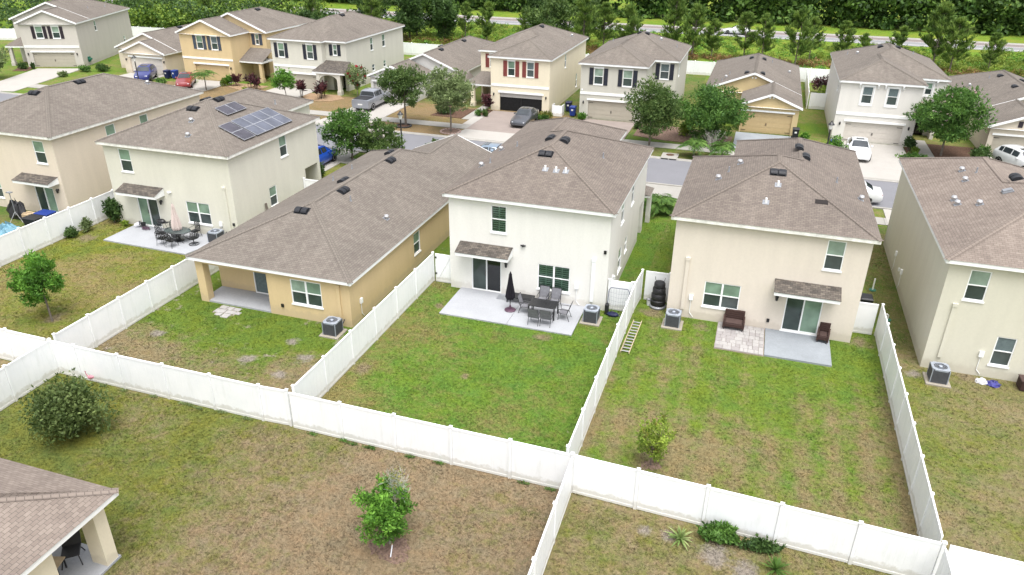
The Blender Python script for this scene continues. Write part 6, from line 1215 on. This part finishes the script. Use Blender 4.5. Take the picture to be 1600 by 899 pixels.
SH = [('round bush left of the ivory house driveway, nearer one', -27.6, 73.9, .42, .42, .7, 'lf_mid'), ('round bush left of the ivory house driveway, farther one', -27.0, 74.0, .4, .4, .7, 'lf_oak'), ('yellow-tipped hedge right of the ivory garage', -20.6, 75.3, .95, .5, .85, 'lf_yellow'), ('dark clipped bush in front of the yellow-tipped hedge', -20.9, 74.6, .9, .4, .6, 'lf_mid'), ('green bush left of the grey garage door', -17.1, 76.2, .6, .5, .75, 'lf_bright'),
      ('dark rounded bush right of the pearl white garage', 13.9, 75.4, .65, .6, 1.4, 'lf_dark'), ('small light green bush beside the pearl white walk', 14.3, 74.3, .4, .35, .7, 'lf_lime'), ('low clipped hedge along the pearl white front lawn', 14.3, 72.6, 1.6, .35, .55, 'lf_mid'), ('dark green bush right of the crape myrtle', 19.4, 73.4, 1.2, 1.1, 1.4, 'lf_dark'), ('bush with broad leaves beside the beige garage', 20.0, 75.2, .6, .6, 1.2, 'lf_mid'),
      ('bushy green plant at the lamp post beside the white sedan', 7.3, 70.0, 1.1, 1.0, 2.1, 'lf_bright'), ('lime bush between the two big trees in the shady bed', -6.0, 73.2, 1.0, .8, 1.6, 'lf_lime'), ('dark hedge under the left street tree', -31.4, 73.6, 1.3, .7, .9, 'lf_dark'), ('dark low hedge at the grey house entrance', -9.8, 73.2, 1.2, .5, .7, 'lf_dark'), ('small dark bush in the pale stone bed, grey house', -11.0, 74.6, .4, .4, .6, 'lf_dark'),
      ('lime shrub beside the golden-yellow garage', -61.8, 77.4, .7, .5, .9, 'lf_lime'), ('green shrub in front of the red car', -69.0, 74.8, .9, .7, 1.0, 'lf_mid'), ('yellow flower clump in front of the golden-yellow porch', -57.6, 75.6, .5, .4, .5, 'lf_lime'), ('spreading low bush by the taupe house walk', -93.2, 77.0, .7, .5, .9, 'lf_dark'), ('small bush at the taupe garage corner', -91.8, 77.2, .35, .35, 1.0, 'lf_dark'),
      ('long dark hedge along the taupe house side', -82.9, 79.6, 1.6, .8, .9, 'lf_dark'), ('green hedge end near the tan bungalow column', -84.6, 78.6, 1.1, .7, .8, 'lf_mid'), ('grey-green spiky bush at the taupe driveway edge', -84.4, 75.0, .7, .6, .8, 'lf_silver'), ('bright bush behind the grey-green house, by the rear fence', -52.4, 103.8, 1.3, 1.0, 3.0, 'lf_bright'), ('reddish dark bush behind the pearl white house fence', 7.2, 99.0, 1.5, 1.2, 2.4, 'lf_maroon'), ('lime bush behind the pearl white house fence', 7.3, 94.5, 1.1, 1.0, 1.9, 'lf_lime'), ('low bush beside the ochre garage bin', 4.9, 76.3, .5, .4, .6, 'lf_bright'), ('dark bush at the olive house porch corner', -30.0, 48.6, .4, .5, .9, 'lf_dark'), ('dark bush beside the blue suv on the corner', -32.4, 50.4, .5, .6, 1.3, 'lf_dark')]
for i, (lb, x, y, rx, ry, h, lf_) in enumerate(SH): shrub('garden_bush', lb, 'bush', (x, y, 0), rx, ry, h, lf_, int(500+900*rx*max(ry, h*.6)), .1, 130+i)

# ------------------------------------------------------------------ the verge, pines, highway wood
def pine_mesh(seed, h=6.0):
    rng = np.random.default_rng(seed); P = []; D = []; m = MB(); lean = rng.normal(0, .18, 2)
    m.tube([(0, 0, -.05), (lean[0]*.4, lean[1]*.4, h*.5), (lean[0], lean[1], h*.97)], .09, 6, .02)
    nw = 11
    for k in range(nw):
        t = .2+.78*k/(nw-1); z = h*t; c = np.array([lean[0]*t, lean[1]*t, z]); L0 = h*.30*(1-t)**.7*(1.15 if t > .3 else .8)+.18
        for b in range(int(rng.integers(4, 7))):
            a = rng.random()*6.28; L = L0*(.55+.75*rng.random()); e = .15+.55*rng.random(); d = np.array([math.cos(a)*math.cos(e), math.sin(a)*math.cos(e), math.sin(e)])
            tip = c+d*L+np.array([0, 0, L*.22]); mid = c+d*L*.5; m.tube([tuple(c), tuple(mid), tuple(tip)], .022, 4, .008)
            for q in np.linspace(.4, 1.0, 5):
                P.append(c+(d*L)*q+np.array([0, 0, L*.22*q*q])+rng.normal(0, .06, 3)); D.append(d*.35+np.array([0, 0, .75]))
    P.append(np.array([lean[0], lean[1], h])); D.append((0, 0, 1))
    return m, needle_quads(rng, P, D, .55, .042, 14)
PINES = [pine_mesh(200+i) for i in range(5)]; PMESH = []
for i, (m, q) in enumerate(PINES):
    o1 = m.build('trunk', 'bark', None); o2 = mesh_obj('crown', q, 'lf_pine'); PMESH.append((o1.data, o2.data)); bpy.data.objects.remove(o1); bpy.data.objects.remove(o2)
# x, y, height
PIN = [(-76, 121, 6.6), (-66.3, 125, 7.2), (-63.5, 119, 6.4), (-57.6, 124, 8.0), (-48.3, 123, 6.6), (-43.0, 119, 6.2), (-38.5, 125, 6.0), (-26.5, 117, 8.2), (-24.2, 121, 7.4), (-20.3, 120, 6.6), (-18.2, 114, 6.2), (-13.6, 121, 7.4), (-10.2, 118, 7.0), (-7.4, 119, 5.9), (-2.8, 122, 6.4), (-.2, 120, 6.0), (4.4, 116.5, 6.4), (6.5, 123, 5.6), (10.8, 124, 6.4), (13.0, 119, 5.0), (17.6, 120, 5.7), (22.9, 122, 7.6), (24.6, 119, 6.2), (30.0, 122.5, 5.6), (34.5, 119, 6.3), (-84, 124, 7.0), (-96, 118, 6.8)]
ordw = ['first', 'second', 'third', 'fourth', 'fifth', 'sixth', 'seventh', 'eighth', 'ninth', 'tenth', 'eleventh', 'twelfth', 'thirteenth', 'fourteenth', 'fifteenth', 'sixteenth', 'seventeenth', 'eighteenth', 'nineteenth', 'twentieth', 'twenty-first', 'twenty-second', 'twenty-third', 'twenty-fourth', 'twenty-fifth', 'twenty-sixth', 'twenty-seventh']
PIN.sort(key=lambda p: p[0]/p[1]); rp = random.Random(7)
for i, (x, y, h) in enumerate(PIN):
    o = thing('pine_tree', 'young pine on the highway verge, %s counting from the left' % ordw[i], 'pine tree', (x, y, 0), rp.random()*6.28, 'young pines on the highway verge'); s = h/6.0*rp.uniform(.78, 1.12); o.scale = (s*rp.uniform(.95, 1.25), s*rp.uniform(.95, 1.25), s)
    a, b = PMESH[i % 5]
    for nm, me in (('trunk', a), ('crown', b)): c = bpy.data.objects.new(nm, me); COL.objects.link(c); c.parent = o
for i, (x, y, h, r, lf_, lb) in enumerate(((-70.5, 132, 8.5, 4.2, 'lf_dark', 'dark broad tree on the verge, leftmost of the dark clump'), (-56.3, 118.5, 8.2, 3.0, 'lf_dark', 'tall dark tree behind the grey-green house roof end'), (-53.6, 124.5, 8.0, 3.4, 'lf_forest', 'dark tree in the middle of the verge clump'), (-50.6, 119.5, 7.4, 2.4, 'lf_dark', 'narrow dark tree at the right of the verge clump'), (-32.5, 119.5, 8.0, 4.0, 'lf_oak', 'large grey-green tree behind the ivory house roof'), (-37.2, 131, 7.4, 3.0, 'lf_dark', 'dark tree near the highway behind the ivory house'), (-28.2, 127.5, 7.0, 2.6, 'lf_oak', 'bushy tree right of the large grey-green tree'), (-79.5, 112, 5.2, 3.6, 'lf_oak', 'tree behind the golden-yellow house ridge'), (-71, 110.5, 5.4, 3.4, 'lf_dark', 'dark tree right behind the golden-yellow roof'))):
    tree('verge_tree', lb, 'tree', (x, y, 0), h, r, .3, lf_, 'bark_dark', 6500, .22, 50, .16, 300+i, 'dark trees on the highway verge', clump=.26, shell=.6)
def mass(name, label, cat, boxes, lf_, size, seed, asp=1.6):
    """boxes: x0,x1,y0,y1,h,count of clumps,leaves per clump,clump radius"""
    rng = np.random.default_rng(seed); out = []
    for x0, x1, y0, y1, h, nc, per, r in boxes:
        C = np.stack([rng.uniform(x0, x1, nc), rng.uniform(y0, y1, nc), rng.random(nc)**.8*h], 1); Rd = r*(.6+.8*rng.random(nc)); Rd = np.stack([Rd, Rd, Rd*.8], 1)
        q = leaf_quads(rng, C, Rd, nc*per, size, asp, .5, .4); q[:, :, 2] = np.maximum(q[:, :, 2], .02); out.append(q)
    return tag(mesh_obj(name, np.concatenate(out), lf_), label, cat, kind='stuff')
mass('forest', 'dense dark green wood along the far side of the highway', 'wood', [(-150, 80, 163, 168, 7.5, 950, 60, 1.7), (-150, 80, 166, 174, 12, 800, 50, 2.3)], 'lf_forest', .55, 400)
mass('forest', 'lighter crowns rising in the wood beyond the highway', 'wood', [(-150, 80, 164, 170, 10, 300, 60, 1.5)], 'lf_mid', .5, 401)
mass('brush', 'bright green brush thicket behind the taupe house and tan bungalow', 'brush', [(-125, -84, 108, 118, 3.4, 150, 70, 1.5), (-130, -80, 116, 136, 4.0, 260, 60, 1.8)], 'lf_brush', .3, 402)
mass('brush', 'darker bushes among the thicket at the top left', 'brush', [(-125, -82, 110, 134, 4.2, 150, 70, 1.6), (-84, -72, 110, 128, 3.0, 60, 60, 1.4), (-150, -118, 98, 120, 5.0, 120, 60, 2.0)], 'lf_dark', .3, 403)
mass('tall_grass', 'yellow-green tall grass along the verge', 'grass', [(-75, 60, 121, 141, .12, 900, 55, .8), (18, 45, 118, 132, .2, 160, 60, .9), (-72, -40, 110, 122, .12, 160, 50, .8)], 'lf_meadow', .10, 404, 5)
mass('tall_grass', 'green tufts along the verge', 'grass', [(-75, 60, 107, 143, .1, 900, 40, .7)], 'lf_bright', .10, 405, 5)
mass('dry_brush', 'rusty brown dry brush strip behind the rear fence', 'brush', [(-72, 50, 117, 121.5, .25, 320, 55, .7), (-70, -58, 110, 116, .3, 90, 55, .8)], 'lf_rust', .11, 406, 4)

# ------------------------------------------------------------------ turf blades on the near yards
KEEP_OUT = [(-15.2, 35.6, -6.1, 60), (-3.0, 36.3, 6.3, 60), (9.25, 35.0, 40, 60), (-27.3, 29.5, -18.1, 60), (-40.3, 37.3, -30.6, 60), (-60, 37, -44.2, 60), (-31, 0, -17.9, 13.4), (-14.5, 32.4, -7.2, 36), (-38.9, 34.3, -31.6, 38), (-.25, 33.5, 5.3, 37), (-7.2, 33.8, -6.0, 35), (-3.05, 34.7, -1.9, 36), (9.3, 33.4, 10.5, 34.7), (-19.4, 28.1, -18.1, 29.4)]
def turf(x0, y0, x1, y1, k, dens, seed, label):
    rng = np.random.default_rng(seed); n = int((x1-x0)*(y1-y0)*dens)
    P = np.stack([rng.uniform(x0, x1, n), rng.uniform(y0, y1, n), np.full(n, .003)], 1); ok = np.ones(n, bool)
    for a, b, c, d in KEEP_OUT: ok &= ~((P[:, 0] > a) & (P[:, 0] < c) & (P[:, 1] > b) & (P[:, 1] < d))
    P = P[ok]; n = len(P); cl = np.sin(P[:, 0]*1.7+np.sin(P[:, 1]*2.3))*np.sin(P[:, 1]*1.9+np.sin(P[:, 0]*1.3)); Q = []
    for b in range(2):
        a = rng.random(n)*6.28; l = (.05+.05*rng.random(n))*(1+.35*cl); e = .35+.5*rng.random(n); d = np.stack([np.cos(a)*np.cos(e), np.sin(a)*np.cos(e), np.sin(e)], 1); s = np.stack([-np.sin(a), np.cos(a), np.zeros(n)], 1)*(.018+.012*rng.random(n))[:, None]
        Q.append(np.stack([P-s, P+s, P+d*l[:, None]], 1))
    return tag(mesh_obj('grass', np.concatenate(Q), LAWN[k]), label, 'grass', kind='stuff')
turf(-16.3, 21.4, -4.8, 38, 'c', 150, 501, 'vivid green turf of the middle lawn'); turf(-4.6, 21.1, 7.5, 38, 'd', 120, 502, 'green and brown turf of the lawn with citrus tree'); turf(-28.95, 21.5, -16.5, 30, 'y', 110, 503, 'patchy turf behind the yellow bungalow'); turf(-41.5, 21.7, -29.1, 38, 'b', 80, 504, 'olive turf of the lawn with the mango tree')
turf(7.7, 20.9, 18, 50, 'e', 70, 505, 'tired turf at the right edge'); turf(-28.7, 11.5, -4.5, 21.2, 'g', 170, 506, 'brown turf of the front yard'); turf(-4.3, 14, 7.5, 20.9, 'h', 170, 507, 'olive-brown turf at the bottom right'); turf(-6.0, 38, -3.2, 54, 'c', 60, 508, 'shaded turf between the white and cream houses')
for nm, pts, k in (('weeds', [(-16+.5*i, 21.12) for i in range(23)], 'lf_mid'), ('weeds', [(-28+.6*i, 21.2) for i in range(19)], 'lf_silver')):
    rng = np.random.default_rng(len(pts)); C = np.array([(x+rng.normal()*.15, y+rng.normal()*.04, .08) for x, y in pts if rng.random() < .55]); q = leaf_quads(rng, C, np.stack([np.full(len(C), .28), np.full(len(C), .09), np.full(len(C), .07)], 1), 1100, .022, 4); q[:, :, 2] = np.maximum(q[:, :, 2], .01); tag(mesh_obj(nm, q, k), 'low weeds along the foot of the back fence, '+('middle lawn side' if 'mid' in k else 'left part'), 'weeds', kind='stuff')
